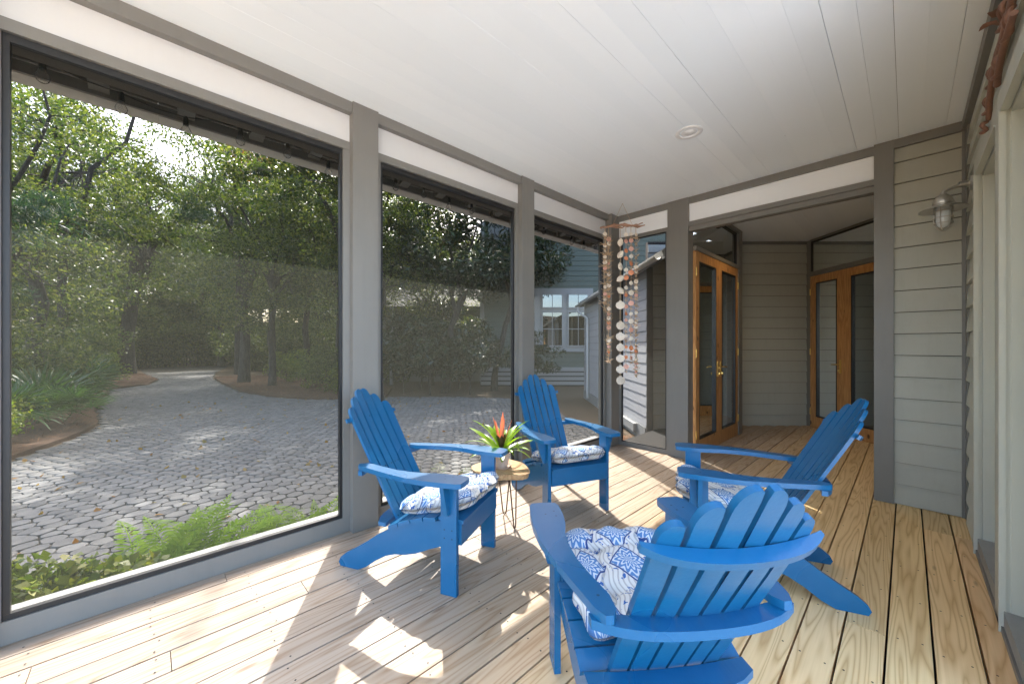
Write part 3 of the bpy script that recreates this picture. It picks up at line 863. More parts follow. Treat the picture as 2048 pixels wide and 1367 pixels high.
def build_chair():
    parts = {}
    # stringer (side rail with the long rear foot)
    top = [(0.0, 0.368), (-0.08, 0.374), (-0.18, 0.366), (-0.28, 0.338), (-0.38, 0.300), (-0.45, 0.268), (-0.52, 0.228), (-0.60, 0.172), (-0.68, 0.122), (-0.745, 0.085), (-0.785, 0.052), (-0.800, 0.022), (-0.788, 0.0)]
    bot = [(-0.66, 0.0), (-0.60, 0.028), (-0.53, 0.078), (-0.46, 0.118), (-0.40, 0.138), (-0.33, 0.148), (-0.26, 0.168), (-0.18, 0.205), (-0.10, 0.236), (-0.04, 0.252), (0.0, 0.256)]
    poly = top + bot
    for sx in (-1, 1):
        xa, xb = sx * 0.222, sx * 0.246
        parts.setdefault('side_rail', []).append(MB().prism([(xa, y, z) for y, z in poly], [(xb, y, z) for y, z in poly]).mesh('side_rail', 0.004, 0.6, 2))
        # front leg
        parts.setdefault('front_leg', []).append(MB().box((min(sx * .2465, sx * .2725), -0.088, 0), (max(sx * .2465, sx * .2725), 0.006, 0.598)).mesh('front_leg', 0.004, 0.6, 2))
        # bracket
        bp_ = [(-0.055, 0.460), (-0.055, 0.598)]
        br = [(sx * 0.273, 0.425), (sx * 0.293, 0.425), (sx * 0.340, 0.575), (sx * 0.340, 0.5975), (sx * 0.273, 0.5975)]
        parts.setdefault('arm_bracket', []).append(MB().prism([(x, -0.055, z) for x, z in br], [(x, -0.033, z) for x, z in br]).mesh('arm_bracket', 0.003, 0.6))
        # arm paddle
        outer = [(0.300, 0.070), (0.338, 0.066), (0.352, 0.045), (0.362, -0.04), (0.366, -0.14), (0.360, -0.25), (0.338, -0.37), (0.312, -0.48), (0.292, -0.56), (0.280, -0.61), (0.262, -0.640)]
        inner = [(0.240, -0.640), (0.224, -0.615), (0.222, -0.56), (0.244, -0.47), (0.262, -0.38), (0.266, -0.29), (0.258, -0.20), (0.238, -0.13), (0.228, -0.05), (0.226, 0.035), (0.238, 0.064), (0.262, 0.070)]
        arm = [(sx * x, y) for x, y in outer + inner]
        parts.setdefault('arm', []).append(MB().prism([(x, y, 0.5985) for x, y in arm], [(x, y, 0.624) for x, y in arm]).mesh('arm', 0.006, 0.6, 2))
    # apron
    parts['front_apron'] = [MB().box((-0.2455, 0.0015, 0.262), (0.2455, 0.022, 0.372)).mesh('front_apron', 0.004, 0.6, 2)]
    # seat slats follow the stringer
    prof = [(0.035, 0.372), (-0.04, 0.378), (-0.12, 0.374), (-0.20, 0.362), (-0.28, 0.340), (-0.36, 0.309), (-0.425, 0.281)]
    for (ya, za), (yb, zb) in zip(prof[:-1], prof[1:]):
        d = Vector((0, yb - ya, zb - za)); L = d.length; d.normalize()
        n = Vector((0, -d.z, d.y)) * -1
        if n.z < 0: n = -n
        a = Vector((0, ya, za)) + d * 0.003; b = Vector((0, yb, zb)) - d * 0.003
        quad = [a + n * 0.001, b + n * 0.001, b + n * 0.021, a + n * 0.021]
        hw = 0.268 if ya < -0.1 else 0.2455
        if ya >= -0.1 and ya < 0.03: hw = 0.2455
        parts.setdefault('seat_slat', []).append(MB().prism([q + Vector((-hw, 0, 0)) for q in quad], [q + Vector((hw, 0, 0)) for q in quad]).mesh('seat_slat', 0.004, 0.6, 2))
    # back slats
    LEN = {0.5: 0.900, 1.5: 0.850, 2.5: 0.783}
    for i in (-2.5, -1.5, -0.5, 0.5, 1.5, 2.5):
        L = LEN[abs(i)]
        sgn = 1 if i > 0 else -1
        def cx(s): return i * (0.0605 + 0.0080 * s)
        def hw(s): return 0.0257 + 0.0006 * s
        out = []
        R = 0.058
        # outer edge up, round the outer corner, small round inside
        for s in np.linspace(0.0, L - R * 1.15, 5): out.append((cx(s) + sgn * hw(s), s))
        w2 = 1.45 * hw(L)
        for a in np.linspace(0.15, 1.0, 6):
            th = a * math.pi / 2
            s = L - R * 1.15 + R * 1.15 * math.sin(th)
            out.append((cx(s) + sgn * (hw(s) - w2 * (1 - math.cos(th))), s))
        out.append((cx(L) - sgn * (hw(L) - 0.003), L - 0.003))
        for s in np.linspace(L - 0.03, 0.0, 5): out.append((cx(s) - sgn * hw(s), s))
        if sgn < 0: out = out[::-1]
        parts.setdefault('back_slat', []).append(MB().prism([bp(x, s, 0.0) for x, s in out], [bp(x, s, 0.018) for x, s in out]).mesh('back_slat', 0.0035, 0.6, 2))
    # curved back rails
    def rail(s, hwid, depth, th, horiz=False):
        xs = np.linspace(-hwid, hwid, 17)
        inn = [(x, 0.0185) for x in xs]
        outp = [(x, 0.0185 + depth * (0.35 + 0.65 * (1 - abs(x / hwid) ** 5))) for x in xs[::-1]]
        lo, hi = [], []
        for x, t in inn + outp:
            p = bp(x, s, t)
            if horiz:
                z = p.z
                q = bp(x, s, 0.0185)
                p = Vector((x, q.y - (t - 0.0185) * 1.05, q.z))
            up = Vector((0, 0, 1)) if horiz else DS
            lo.append(p - up * th / 2); hi.append(p + up * th / 2)
        return MB().prism(lo, hi).mesh('back_rail', 0.005, 0.6, 2)
    r1 = rail(0.705, 0.228, 0.036, 0.024)
    parts['back_rail'] = [r1]
    # arm-height rail lies flat under the arm ends
    s_arm = (0.585 - 0.262) / math.cos(REC)
    xs = np.linspace(-0.292, 0.292, 17)
    lo, hi = [], []
    pts = []
    for x in xs:
        q = bp(x, s_arm, 0.0215 + 0.012); pts.append((x, q.y))
    for x in xs[::-1]:
        q = bp(x, s_arm, 0.0215 + 0.012); pts.append((x, q.y - 0.026 - 0.036 * (1 - abs(x / 0.292) ** 4)))
    parts['back_rail'].append(MB().prism([(x, y, 0.5725) for x, y in pts], [(x, y, 0.5980) for x, y in pts]).mesh('back_rail', 0.005, 0.6, 2))
    # low rail across the stringers behind the seat
    s_low = (0.315 - 0.262) / math.cos(REC)
    xs = np.linspace(-0.262, 0.262, 11)
    pts = [(x, bp(x, s_low, 0.0225).y - 0.010) for x in xs] + [(x, bp(x, s_low, 0.0225).y - 0.060 - 0.04 * (1 - abs(x / 0.262) ** 4)) for x in xs[::-1]]
    parts['back_rail'].append(MB().prism([(x, y, 0.292) for x, y in pts], [(x, y, 0.316) for x, y in pts]).mesh('back_rail', 0.005, 0.6, 2))
    # screw heads
    sb = MB()
    def disc(c, u, v, r_=0.0048):
        sb.face([c + u * (r_ * math.cos(k * math.pi / 4)) + v * (r_ * math.sin(k * math.pi / 4)) for k in range(8)])
    X_, Y_, Z_ = Vector((1, 0, 0)), Vector((0, 1, 0)), Vector((0, 0, 1))
    for i in (-2.5, -1.5, -0.5, 0.5, 1.5, 2.5):
        for s in (0.075, 0.37, 0.705):
            for dx in (-0.013, 0.013):
                disc(bp(i * (0.0605 + 0.0080 * s) + dx, s, -0.0009), X_, DS)
    for sx in (-1, 1):
        for x, y in ((0.26, -0.02), (0.26, -0.065), (0.30, -0.045), (0.255, -0.56)):
            disc(Vector((sx * x, y, 0.6248)), X_, Y_)
        for z in (0.30, 0.345):
            for y in (-0.065, -0.02):
                disc(Vector((sx * 0.2733, y, z)), Y_, Z_)
    parts['screw_heads'] = [sb.mesh('screw_heads')]
    return parts

M['screw'] = plain('painted_screw', (0.03, 0.06, 0.11), 0.4, 0.5)
chair_parts = build_chair()
def cushion_mesh(seed):
    r = np.random.default_rng(seed)
    n = 44
    u = np.linspace(-1, 1, n)
    U, V = np.meshgrid(u, u, indexing='ij')
    a, b = 0.232, 0.225
    # rounded-square plan
    k = 1 / np.maximum(1e-6, (np.abs(U) ** 9 + np.abs(V) ** 9) ** (1 / 9)) * np.maximum(np.abs(U), np.abs(V))
    k[~np.isfinite(k)] = 1
    X = a * U * k; Y = b * V * k
    e = np.clip(1 - np.maximum(np.abs(U), np.abs(V)) ** 2.0, 0, 1)
    rim = np.sqrt(np.clip(1 - np.maximum(np.abs(U), np.abs(V)) ** 5, 0, 1))
    h = 0.056 * rim
    top = h.copy()
    for tx in (-0.45, 0.45):
        for ty in (-0.45, 0.45):
            d2 = (U - tx) ** 2 + (V - ty) ** 2
            top -= 0.036 * np.exp(-d2 / 0.022) + 0.012 * np.exp(-d2 / 0.16)
            for ax in (0, 1):
                dd = np.abs(U - tx) if ax == 0 else np.abs(V - ty)
                top -= 0.006 * np.exp(-(dd / 0.05) ** 2) * rim
    top += 0.010 * rim
    wob = 0.004 * np.sin(U * 9 + r.uniform(0, 6)) * np.cos(V * 7 + r.uniform(0, 6)) * rim
    # puckered boxing edge
    ed = np.maximum(np.abs(U), np.abs(V))
    ang = np.arctan2(V, U)
    puck = 0.010 * np.sin(ang * 13 + r.uniform(0, 6)) * np.clip((ed - 0.55) / 0.45, 0, 1)
    X += puck * np.cos(ang); Y += puck * np.sin(ang)
    Zt = 0.056 + top + wob
    Zb = 0.056 - h * 0.98
    Vt = np.stack([X, Y, Zt], -1).reshape(-1, 3)
    Vb = np.stack([X, Y, Zb], -1).reshape(-1, 3)
    idx = np.arange(n * n).reshape(n, n)
    q = np.stack([idx[:-1, :-1], idx[1:, :-1], idx[1:, 1:], idx[:-1, 1:]], -1).reshape(-1, 4)
    qb = q[:, ::-1] + n * n
    # side wall
    loop = np.concatenate([idx[:-1, 0], idx[-1, :-1], idx[:0:-1, -1], idx[0, :0:-1]])
    nx = np.roll(loop, -1)
    qs = np.stack([loop, loop + n * n, nx + n * n, nx], -1)
    return np_mesh('seat_cushion', np.concatenate([Vt, Vb]), np.concatenate([q, qb, qs]), True)

def place_chair(x, y, ang, label, clabel, seed):
    root = thing('adirondack_chair', label, 'chair', (x, y, 0.001), ang - math.pi / 2, 'blue adirondack chairs')
    for nm, meshes in chair_parts.items():
        for me in meshes:
            o = link(nm, me, M['screw'] if nm == 'screw_heads' else M['blue'], root)
            if nm == 'screw_heads': stuff(o)
    # cushion lies on the sloped seat
    c = link('seat_cushion', cushion_mesh(seed), M['cushion'])
    tilt = math.atan2(0.374 - 0.309, 0.24)
    Mx = Matrix.Translation((x, y, 0)) @ Matrix.Rotation(ang - math.pi / 2, 4, 'Z') @ Matrix.Translation((0.0, -0.155, 0.377)) @ Matrix.Rotation(tilt * 0.88, 4, 'X') @ Matrix.Rotation(random.Random(seed).uniform(-.06, .06), 4, 'Z') @ Matrix.Diagonal((1.0, 1.06, 0.98, 1))
    c.matrix_world = Mx
    tag(c, clabel, 'cushion', 'blue and white seat cushions')
    return root
A = math.radians
place_chair(-1.76, 1.405, A(26.5), 'blue adirondack chair by the wide left post, seen from its side', 'blue and white tufted cushion on the chair by the left post', 1)
place_chair(-1.765, 2.415, A(-22), 'blue adirondack chair in front of the corner screen, seen from the front', 'blue and white tufted cushion on the chair facing us by the corner', 2)
place_chair(-0.95, 2.44, A(204), 'blue adirondack chair on the right with its back reclined towards the wood doors', 'blue and white cushion mostly hidden by the right chair arms', 3)
place_chair(-0.885, 1.447, A(142.5), 'blue adirondack chair nearest the camera, seen from behind', 'blue and white tufted cushion on the nearest chair seen from behind', 4)

# ---- side table
tb = thing('side_table', 'small live-edge wood table on hairpin legs between the two left chairs', 'table', (-2.07, 1.87, 0.001))
r = random.Random(3)
out = []
for i in range(40):
    a = 2 * math.pi * i / 40
    rad = 0.205 + 0.022 * math.sin(3 * a + 0.6) + 0.012 * math.sin(5 * a + 1.1)
    out.append((rad * 1.05 * math.cos(a), rad * 0.95 * math.sin(a)))
link('table_top', MB().prism([(x * 0.95, y * 0.95, 0.388) for x, y in out], [(x, y, 0.428) for x, y in out]).mesh('table_top', 0.007, 0.7, 2), M['slab'], tb)
for dx, dy in ((-0.10, 0.13), (0.11, 0.03), (-0.075, -0.12)):
    ang = math.atan2(dy, dx)
    t = Vector((-math.sin(ang), math.cos(ang), 0))
    top_c = Vector((dx, dy, 0)) * 0.92
    ft = Vector((dx, dy, 0)) * 1.06
    pts = [top_c + t * 0.05 + Vector((0, 0, 0.388)), ft + t * 0.014 + Vector((0, 0, 0.03)), ft + t * 0.009 + Vector((0, 0, 0.010)), ft + Vector((0, 0, 0.005)),
           ft - t * 0.009 + Vector((0, 0, 0.010)), ft - t * 0.014 + Vector((0, 0, 0.03)), top_c - t * 0.05 + Vector((0, 0, 0.388))]
    link('hairpin_leg', MB().tube(pts, 0.005, 8).mesh('hairpin_leg', 0, 0.9), M['hairpin'], tb)

# ---- potted bromeliad
pp = thing('potted_bromeliad', 'potted bromeliad with green leaves and red centre on the small table', 'plant', (-2.055, 1.865, 0.4295))
link('saucer', MB().lathe([(0, 0), (0.062, 0), (0.075, 0.018), (0.070, 0.018), (0.058, 0.006), (0, 0.006)], 24).mesh('saucer', 0, 0.7), M['terracotta'], pp)
link('pot', MB().lathe([(0, 0.007), (0.044, 0.007), (0.060, 0.085), (0.066, 0.087), (0.068, 0.112), (0.060, 0.112), (0.058, 0.095), (0, 0.095)], 24).mesh('pot', 0, 0.7), M['terracotta'], pp)
link('soil', MB().lathe([(0, 0.099), (0.058, 0.097)], 16).mesh('soil'), M['soil'], pp)
def strap_leaf(length, width, a, elev, droop, cup=0.25, n=9, base=(0, 0, 0.10), tip=1.0):
    V, Q = [], []
    d = Vector((math.cos(a), math.sin(a), 0)); sd = Vector((-math.sin(a), math.cos(a), 0))
    p = Vector(base); e = elev
    for i in range(n):
        f = i / (n - 1)
        w = width * (0.75 + 0.5 * f if f < 0.5 else 1.0) * (1 - max(0, (f - 0.62) / 0.38) ** 1.8 * 0.97)
        up = (d * -math.sin(e) + Vector((0, 0, math.cos(e))))
        V += [p - sd * w / 2 + up * cup * w * 0.5, p, p + sd * w / 2 + up * cup * w * 0.5]
        step = length / (n - 1)
        p = p + (d * math.cos(e) + Vector((0, 0, math.sin(e)))) * step
        e -= droop / (n - 1) * (0.4 + 1.2 * f)
    for i in range(n - 1):
        for k in (0, 1):
            Q.append((3 * i + k, 3 * i + k + 1, 3 * i + k + 4, 3 * i + k + 3))
    return np_mesh('leaf', [tuple(v) for v in V], Q, True)
r = random.Random(11)
for i in range(20):
    a = i * 2.4 + r.uniform(-.3, .3)
    el = r.uniform(0.35, 1.15)
    link('leaf', strap_leaf(r.uniform(0.22, 0.34), r.uniform(0.040, 0.058), a, el, r.uniform(0.3, 1.2)), M['brom_green'], pp)
for i in range(9):
    a = i * 0.7
    link('outer_leaf', strap_leaf(r.uniform(0.24, 0.31), 0.016, a + 0.3, r.uniform(0.25, 0.7), r.uniform(0.9, 1.7)), M['brom_green'], pp)
for i in range(6):
    a = i * 2.4
    link('bract', strap_leaf(r.uniform(0.24, 0.335), r.uniform(0.018, 0.024), a, r.uniform(1.25, 1.5), r.uniform(-0.05, 0.25), 0.5), M['brom_red'], pp)
for i in range(8):
    link('leaf_base', strap_leaf(0.15, 0.035, i * 0.8, 1.3, 0.1, 0.5), M['brom_dark'], pp)

# ---- recessed ceiling light
rl = thing('recessed_light', 'round white recessed light in the ceiling boards', 'light', (-1.215, 3.135, HC))
link('trim_ring', MB().lathe([(0.070, -0.001), (0.098, -0.001), (0.102, -0.006), (0.096, -0.010), (0.070, -0.007), (0.066, 0.004)], 36).mesh('trim_ring', 0, 0.8), M['downlight'], rl)
link('baffle', MB().lathe([(0.0695, -0.0015), (0.060, 0.012), (0.058, 0.012)], 36).mesh('baffle', 0, 0.8), M['gutter'], rl)
link('lens', MB().lathe([(0.058, -0.004), (0.050, -0.007), (0.042, -0.004), (0.038, -0.008), (0.012, -0.012), (0, -0.012)], 36).mesh('lens', 0, 0.8), M['downlight'], rl)

# ---- wall lamp (barn light with cage)
wlmp = thing('wall_lamp', 'galvanised barn-style wall lamp with caged glass jar', 'lamp', (0.176, 4.08, 2.30))
mb = MB()
mb.tube([(0.135, 0.03, 0.145), (0.075, 0.02, 0.142)], 0.020, 14)
mb.tube([(0.08, 0.02, 0.140), (0.02, 0.003, 0.118), (0.004, 0, 0.112), (-0.002, 0, 0.10), (0, 0, 0.085)], 0.011, 12)
link('arm', mb.mesh('arm', 0, 0.7), M['metal'], wlmp)
link('backplate', MB().lathe([(0, 0.012), (0.045, 0.012), (0.055, 0.0), (0.0, 0.0)], 20, Matrix.Translation((0.1335, 0.032, 0.145)) @ Matrix.Rotation(-math.pi / 2, 4, 'Y')).mesh('backplate', 0, 0.6), M['metal'], wlmp)
link('cap', MB().lathe([(0.0, 0.094), (0.020, 0.090), (0.026, 0.080), (0.040, 0.068), (0.047, 0.050), (0.048, 0.035), (0.053, 0.033), (0.053, 0.022), (0.049, 0.018), (0.050, 0.004)], 28).mesh('cap', 0, 0.6), M['metal'], wlmp)
link('shade', MB().lathe([(0.046, 0.010), (0.090, 0.000), (0.118, -0.012), (0.122, -0.020), (0.119, -0.021), (0.088, -0.006), (0.046, 0.004)], 40).mesh('shade', 0, 0.8), M['metal'], wlmp)
link('glass_jar', MB().lathe([(0.034, 0.005), (0.038, -0.02), (0.038, -0.10), (0.032, -0.128), (0.018, -0.143), (0, -0.146)], 24).mesh('glass_jar', 0, 0.9), M['lampglass'], wlmp)
cg = MB()
for k in range(6):
    a = k * math.pi / 3 + 0.2
    cg.tube([(rr * math.cos(a), rr * math.sin(a), z) for rr, z in ((0.046, 0.006), (0.047, -0.09), (0.045, -0.120), (0.034, -0.147), (0.016, -0.163), (0.0, -0.167))], 0.0032, 6)
for z in (-0.03, -0.075, -0.115):
    rr = 0.047
    cg.tube([(rr * math.cos(t), rr * math.sin(t), z) for t in np.linspace(0, 2 * math.pi, 25)], 0.0028, 6, False)
link('wire_cage', cg.mesh('wire_cage', 0, 0.8), M['metal'], wlmp)

# ---- copper wall sculpture high on the right wall
sc = thing('wall_sculpture', 'rusty copper tube sculpture with looped stems high on the right wall', 'sculpture', (0.292, 2.72, 2.64))
def loop(c, ry, rz, tilt, x=0.0, n=18, a0=0, a1=2 * math.pi):
    return [(x + 0.008 * math.sin(3 * t), c[0] + ry * math.cos(t) * math.cos(tilt) - rz * math.sin(t) * math.sin(tilt), c[1] + ry * math.cos(t) * math.sin(tilt) + rz * math.sin(t) * math.cos(tilt)) for t in np.linspace(a0, a1, n)]
for pts in ([(0, 0.42, -0.15), (-.01, 0.30, -0.11), (-.012, 0.18, -0.05), (-.01, 0.06, 0.0), (0, -0.08, 0.03), (0, -0.22, 0.08), (0, -0.33, 0.10)],
            [(0, 0.12, -0.03), (-.01, 0.0, -0.02), (-.012, -0.15, -0.01), (-.01, -0.33, 0.02)],
            [(0, 0.16, -0.10), (-.01, 0.02, -0.085), (-.012, -0.12, -0.07), (-.01, -0.33, -0.05)]):
    link('stem', MB().tube(pts, 0.012, 8).mesh('stem', 0, 0.9), M['copper'], sc)
for c, ry, rz, ti in (((0.36, -0.10), 0.05, 0.028, -0.4), ((0.23, -0.02), 0.055, 0.03, -0.4), ((0.05, -0.06), 0.06, 0.03, -0.3), ((-0.1, 0.08), 0.07, 0.035, -0.3), ((-0.22, -0.03), 0.07, 0.035, -0.3), ((0.47, -0.17), 0.03, 0.02, -0.4)):
    link('loop', MB().tube(loop(c, ry, rz, ti, -0.012), 0.009, 8, False).mesh('loop', 0, 0.9), M['copper'], sc)
for k, (y, z) in enumerate(((-0.02, 0.10), (-0.05, 0.08), (-0.03, 0.12), (-0.07, 0.11))):
    link('leaf', strap_leaf(0.055, 0.04, k * 1.6 + 1.2, 0.3, 0.8, 0.5, 7, (-0.02, y, z)), M['copper'], sc)

# ---- shell wind chime
wc = thing('wind_chime', 'driftwood wind chime hung with strands of white, pink and orange shells', 'wind chime', (-2.385, 4.139, 2.757), YAW)
# local x runs along RV, the way the driftwood hangs
dr = MB()
for k, (oy, oz, x0, x1, rr) in enumerate(((0, 0, -0.27, 0.27, 0.020), (0.012, -0.012, -0.26, 0.05, 0.012), (-0.008, 0.006, -0.1, 0.24, 0.013))):
    n = 14
    pts = [(x0 + (x1 - x0) * i / (n - 1), oy + 0.008 * math.sin(i * 1.3 + k), oz - 0.012 * math.cos(i * 0.55 + k) + 0.006 * math.sin(i * 2.1) + 0.02 * (i / (n - 1)) - 0.005) for i in range(n)]
    rad = [rr * (0.25 + 0.75 * math.sin(math.pi * min(1, (i + 0.6) / n)) ** 0.6) * (0.85 + 0.3 * math.sin(i * 1.9 + k)) for i in range(n)]
    dr.tube(pts, rad, 8)
link('driftwood', dr.mesh('driftwood', 0, 0.5), M['drift'], wc)
link('hanging_cord', MB().tube([(-0.12, 0, 0.01), (0.0, 0, HC - 2.757)], 0.0018, 5).tube([(0.12, 0, 0.015), (0.0, 0, HC - 2.757)], 0.0018, 5).mesh('hanging_cord'), M['twine'], wc)
def scallop(R):
    hz = R * 0.82
    n = 15
    V = [(0, 0, hz)]
    for f in (0.4, 0.75, 1.0):
        for i in range(n):
            t = -1 + 2 * i / (n - 1)
            a = t * 2.45
            k = (1.0 if i % 2 else 0.955)
            rx, rz = R * math.sin(a) * k, -R * math.cos(a) * k * 0.92
            bul = -0.42 * R * (f * (1.25 - f)) * (1 - 0.45 * abs(t)) - (0.025 * R * f if i % 2 else 0)
            V.append((rx * f, bul, hz + (rz - hz) * f))
    faces = [(0, 1 + i, 2 + i) for i in range(n - 1)]
    for q in range(2):
        faces += [(1 + q * n + i, 1 + (q + 1) * n + i, 2 + (q + 1) * n + i, 2 + q * n + i) for i in range(n - 1)]
    b = len(V)
    V += [(-0.34 * R, 0, R * 0.70), (0.34 * R, 0, R * 0.70), (0.28 * R, 0.0, R * 0.98), (-0.28 * R, 0.0, R * 0.98)]
    faces.append((b, b + 1, b + 2, b + 3))
    me = bpy.data.meshes.new('shell')
    me.from_pydata(V, [], faces)
    me.shade_smooth()
    return me
def oyster(R, seed):
    r = random.Random(seed)
    b = MB()
    b.lathe([(0.02 * R, 0.9 * R), (0.45 * R, 0.6 * R), (0.62 * R, 0), (0.5 * R, -0.55 * R), (0.1 * R, -0.9 * R)], 10)
    me = b.mesh('shell', 0, 1.2)
    for v in me.vertices:
        v.co.y *= 0.28
        v.co += Vector((r.uniform(-.06, .06) * R, 0, r.uniform(-.06, .06) * R))
    return me
SH = {m: [scallop(1.0)] for m in ('shell_white', 'shell_pink', 'shell_orange')}
OY = {m: [oyster(1.0, 5)] for m in ('shell_white', 'shell_pink', 'shell_orange')}
for m in SH:
    SH[m][0].materials.append(M[m]); OY[m][0].materials.append(M[m])
twig = MB()
r5 = random.Random(5)
for k in range(7):
    a = r5.uniform(0, 6.28); e = r5.uniform(-0.8, 0.9)
    d = Vector((math.cos(a) * math.cos(e), math.sin(a) * math.cos(e), math.sin(e)))
    twig.tube([-d * 0.3, d * r5.uniform(0.5, 1.0)], [0.07, 0.03], 4)
twig_me = twig.mesh('twig_bundle'); twig_me.materials.append(M['twine'])
r = random.Random(21)
def hang(strand, me, x, y, z, s, rz, tilt=0.0):
    o = link(me.name.split('.')[0], me, None, strand, (0, y * 0 - 0.006, z), (0, tilt, rz)); o.scale = (s, s, s); return o
strands = [(-0.215, -0.01, 1.02, 'thin'), (-0.165, 0.01, 1.66, 'thin'), (-0.03, -0.012, 1.96, 'white'), (0.045, 0.012, 1.72, 'mixed'), (0.098, -0.012, 1.62, 'mixed'), (0.165, 0.01, 1.78, 'thin')]
for x, y, L, kind in strands:
    st = link('strand', MB().tube([(0, 0, 0), (0.004, 0, -L * 0.33), (-0.003, 0, -L * 0.66), (0, 0, -L)], 0.0030, 5).mesh('strand'), M['twine'], wc, (x, y, 0.0))
    if kind == 'white':
        z = -0.20
        for i in range(5):
            hang(st, OY['shell_white'][0], x, y, z, 0.056, r.uniform(-.4, .4), r.uniform(-0.9, 0.9)); z -= 0.145
        z -= 0.03
        hang(st, SH['shell_white'][0], x, y, z, 0.055, r.uniform(-.4, .4)); z -= 0.245
        for i in range(7):
            if z < -L: break
            hang(st, SH['shell_white'][0], x, y, z, 0.053 + r.uniform(-.006, .006), r.uniform(-.4, .4), r.uniform(-.15, .15)); z -= 0.132
    else:
        z = -0.10
        while z > -L:
            q = r.random()
            if kind == 'mixed':
                m = 'shell_white' if q < 0.45 else ('shell_pink' if q < 0.75 else 'shell_orange')
                hang(st, SH[m][0], x, y, z, r.uniform(0.022, 0.036), r.uniform(-.7, .7), r.uniform(-.3, .3))
                if r.random() < 0.6:
                    hang(st, twig_me, x, y, z - 0.06, r.uniform(0.035, 0.055), r.uniform(0, 6))
                z -= r.uniform(0.075, 0.14)
            else:
                if q < 0.55:
                    m = 'shell_white' if q < 0.28 else ('shell_pink' if q < 0.42 else 'shell_orange')
                    hang(st, SH[m][0], x, y, z, r.uniform(0.020, 0.030), r.uniform(-.7, .7))
                hang(st, twig_me, x, y, z - 0.045, r.uniform(0.05, 0.085), r.uniform(0, 6))
                z -= r.uniform(0.05, 0.09)
# ================================================================== OUTDOORS
nr = np.random.default_rng(12)
ground = structure(link('ground', MB().face([(-160, -160, GZ), (160, -160, GZ), (160, 160, GZ), (-160, 160, GZ)]).mesh('ground'), M['ground']))

structure(boxo('bounce_slab', (0.75, -9.0, GZ - 0.05), (9.0, 2.0, GZ + 0.03), M['bounce_slab'], None, 0.01))  # pale slab added out of view to bounce sunlight onto the porch ceiling
DRIVE = [(-3.30, -4.0), (-5.2, -2.9), (-7.2, -1.95), (-8.57, -1.37), (-8.95, -1.25), (-9.51, -1.03), (-10.33, -0.79), (-11.29, -0.66), (-13.5, -0.85), (-16.31, -0.90), (-20.0, -0.95),
         (-21.24, 0.06), (-23.95, 0.41), (-29.2, -0.1), (-37.5, -0.5), (-37.3, 4.6), (-33.28, 3.92), (-28.24, 2.85), (-22.93, 2.22), (-19.77, 2.16), (-15.76, 2.27), (-13.62, 2.72), (-12.18, 3.45), (-11.57, 4.08),
         (-11.1, 5.43), (-9.6, 6.9), (-7.9, 8.1), (-6.0, 7.3), (-4.4, 6.2), (-3.30, 6.0)]
drive = structure(link('driveway', MB().face([(x, y, GZ + 0.006) for x, y in DRIVE]).mesh('driveway'), M['joint']))
def inside(pts, poly):
    x, y = pts[:, 0], pts[:, 1]
    c = np.zeros(len(pts), bool)
    n = len(poly)
    for i in range(n):
        x0, y0 = poly[i]; x1, y1 = poly[(i + 1) % n]
        cond = ((y0 > y) != (y1 > y)) & (x < (x1 - x0) * (y - y0) / (y1 - y0 + 1e-12) + x0)
        c ^= cond
    return c
SP = 0.150
ca, sa = math.cos(0.42), math.sin(0.42)
gx, gy = np.meshgrid(np.arange(-260, 80), np.arange(-170, 170), indexing='ij')
hx = (gx + 0.5 * (gy % 2)) * SP; hyy = gy * SP * 0.866
ALLP = np.stack([-3.0 + hx * ca - hyy * sa, 1.0 + hx * sa + hyy * ca], -1).reshape(-1, 2)
ALLP += nr.normal(0, 0.018, ALLP.shape)
ALLP = ALLP[(ALLP[:, 0] < -2.9) & (ALLP[:, 0] > -30.0) & (ALLP[:, 1] > -4.3) & (ALLP[:, 1] < 8.6)]
cells = {}
for i, (x, y) in enumerate(ALLP):
    cells.setdefault((int(math.floor(x / 0.25)), int(math.floor(y / 0.25))), []).append(i)
keep = np.nonzero(inside(ALLP, DRIVE))[0]
pr = random.Random(4)
def paver_poly(i):
    """cell of stone i between its neighbours, drawn in for the joint, with the corners taken off"""
    x, y = ALLP[i]
    cx_, cy_ = int(math.floor(x / 0.25)), int(math.floor(y / 0.25))
    nb = [ALLP[j] - ALLP[i] for a in (-2, -1, 0, 1, 2) for b in (-2, -1, 0, 1, 2) for j in cells.get((cx_ + a, cy_ + b), ()) if j != i]
    nb.sort(key=lambda v: v[0] * v[0] + v[1] * v[1])
    poly = [(-.2, -.2), (.2, -.2), (.2, .2), (-.2, .2)]
    for d in nb[:11]:
        L = math.hypot(d[0], d[1]); nx_, ny_ = d[0] / L, d[1] / L; lim = L / 2 - 0.0032
        out = []
        for k in range(len(poly)):
            p, q = poly[k - 1], poly[k]
            dp = p[0] * nx_ + p[1] * ny_ - lim; dq = q[0] * nx_ + q[1] * ny_ - lim
            if (dp < 0) != (dq < 0):
                t = dp / (dp - dq); out.append((p[0] + (q[0] - p[0]) * t, p[1] + (q[1] - p[1]) * t))
            if dq < 0: out.append(q)
        poly = out
        if len(poly) < 3: return None
    # merge very short edges, then round corners
    cl = [poly[k] for k in range(len(poly)) if math.hypot(poly[k][0] - poly[k - 1][0], poly[k][1] - poly[k - 1][1]) > 0.015]
    if len(cl) < 4: cl = poly
    out = []
    n = len(cl)
    for k in range(n):
        p, c, q = cl[k - 1], cl[k], cl[(k + 1) % n]
        out.append((c[0] + (p[0] - c[0]) * .21, c[1] + (p[1] - c[1]) * .21)); out.append((c[0] + (q[0] - c[0]) * .21, c[1] + (q[1] - c[1]) * .21))
    return out
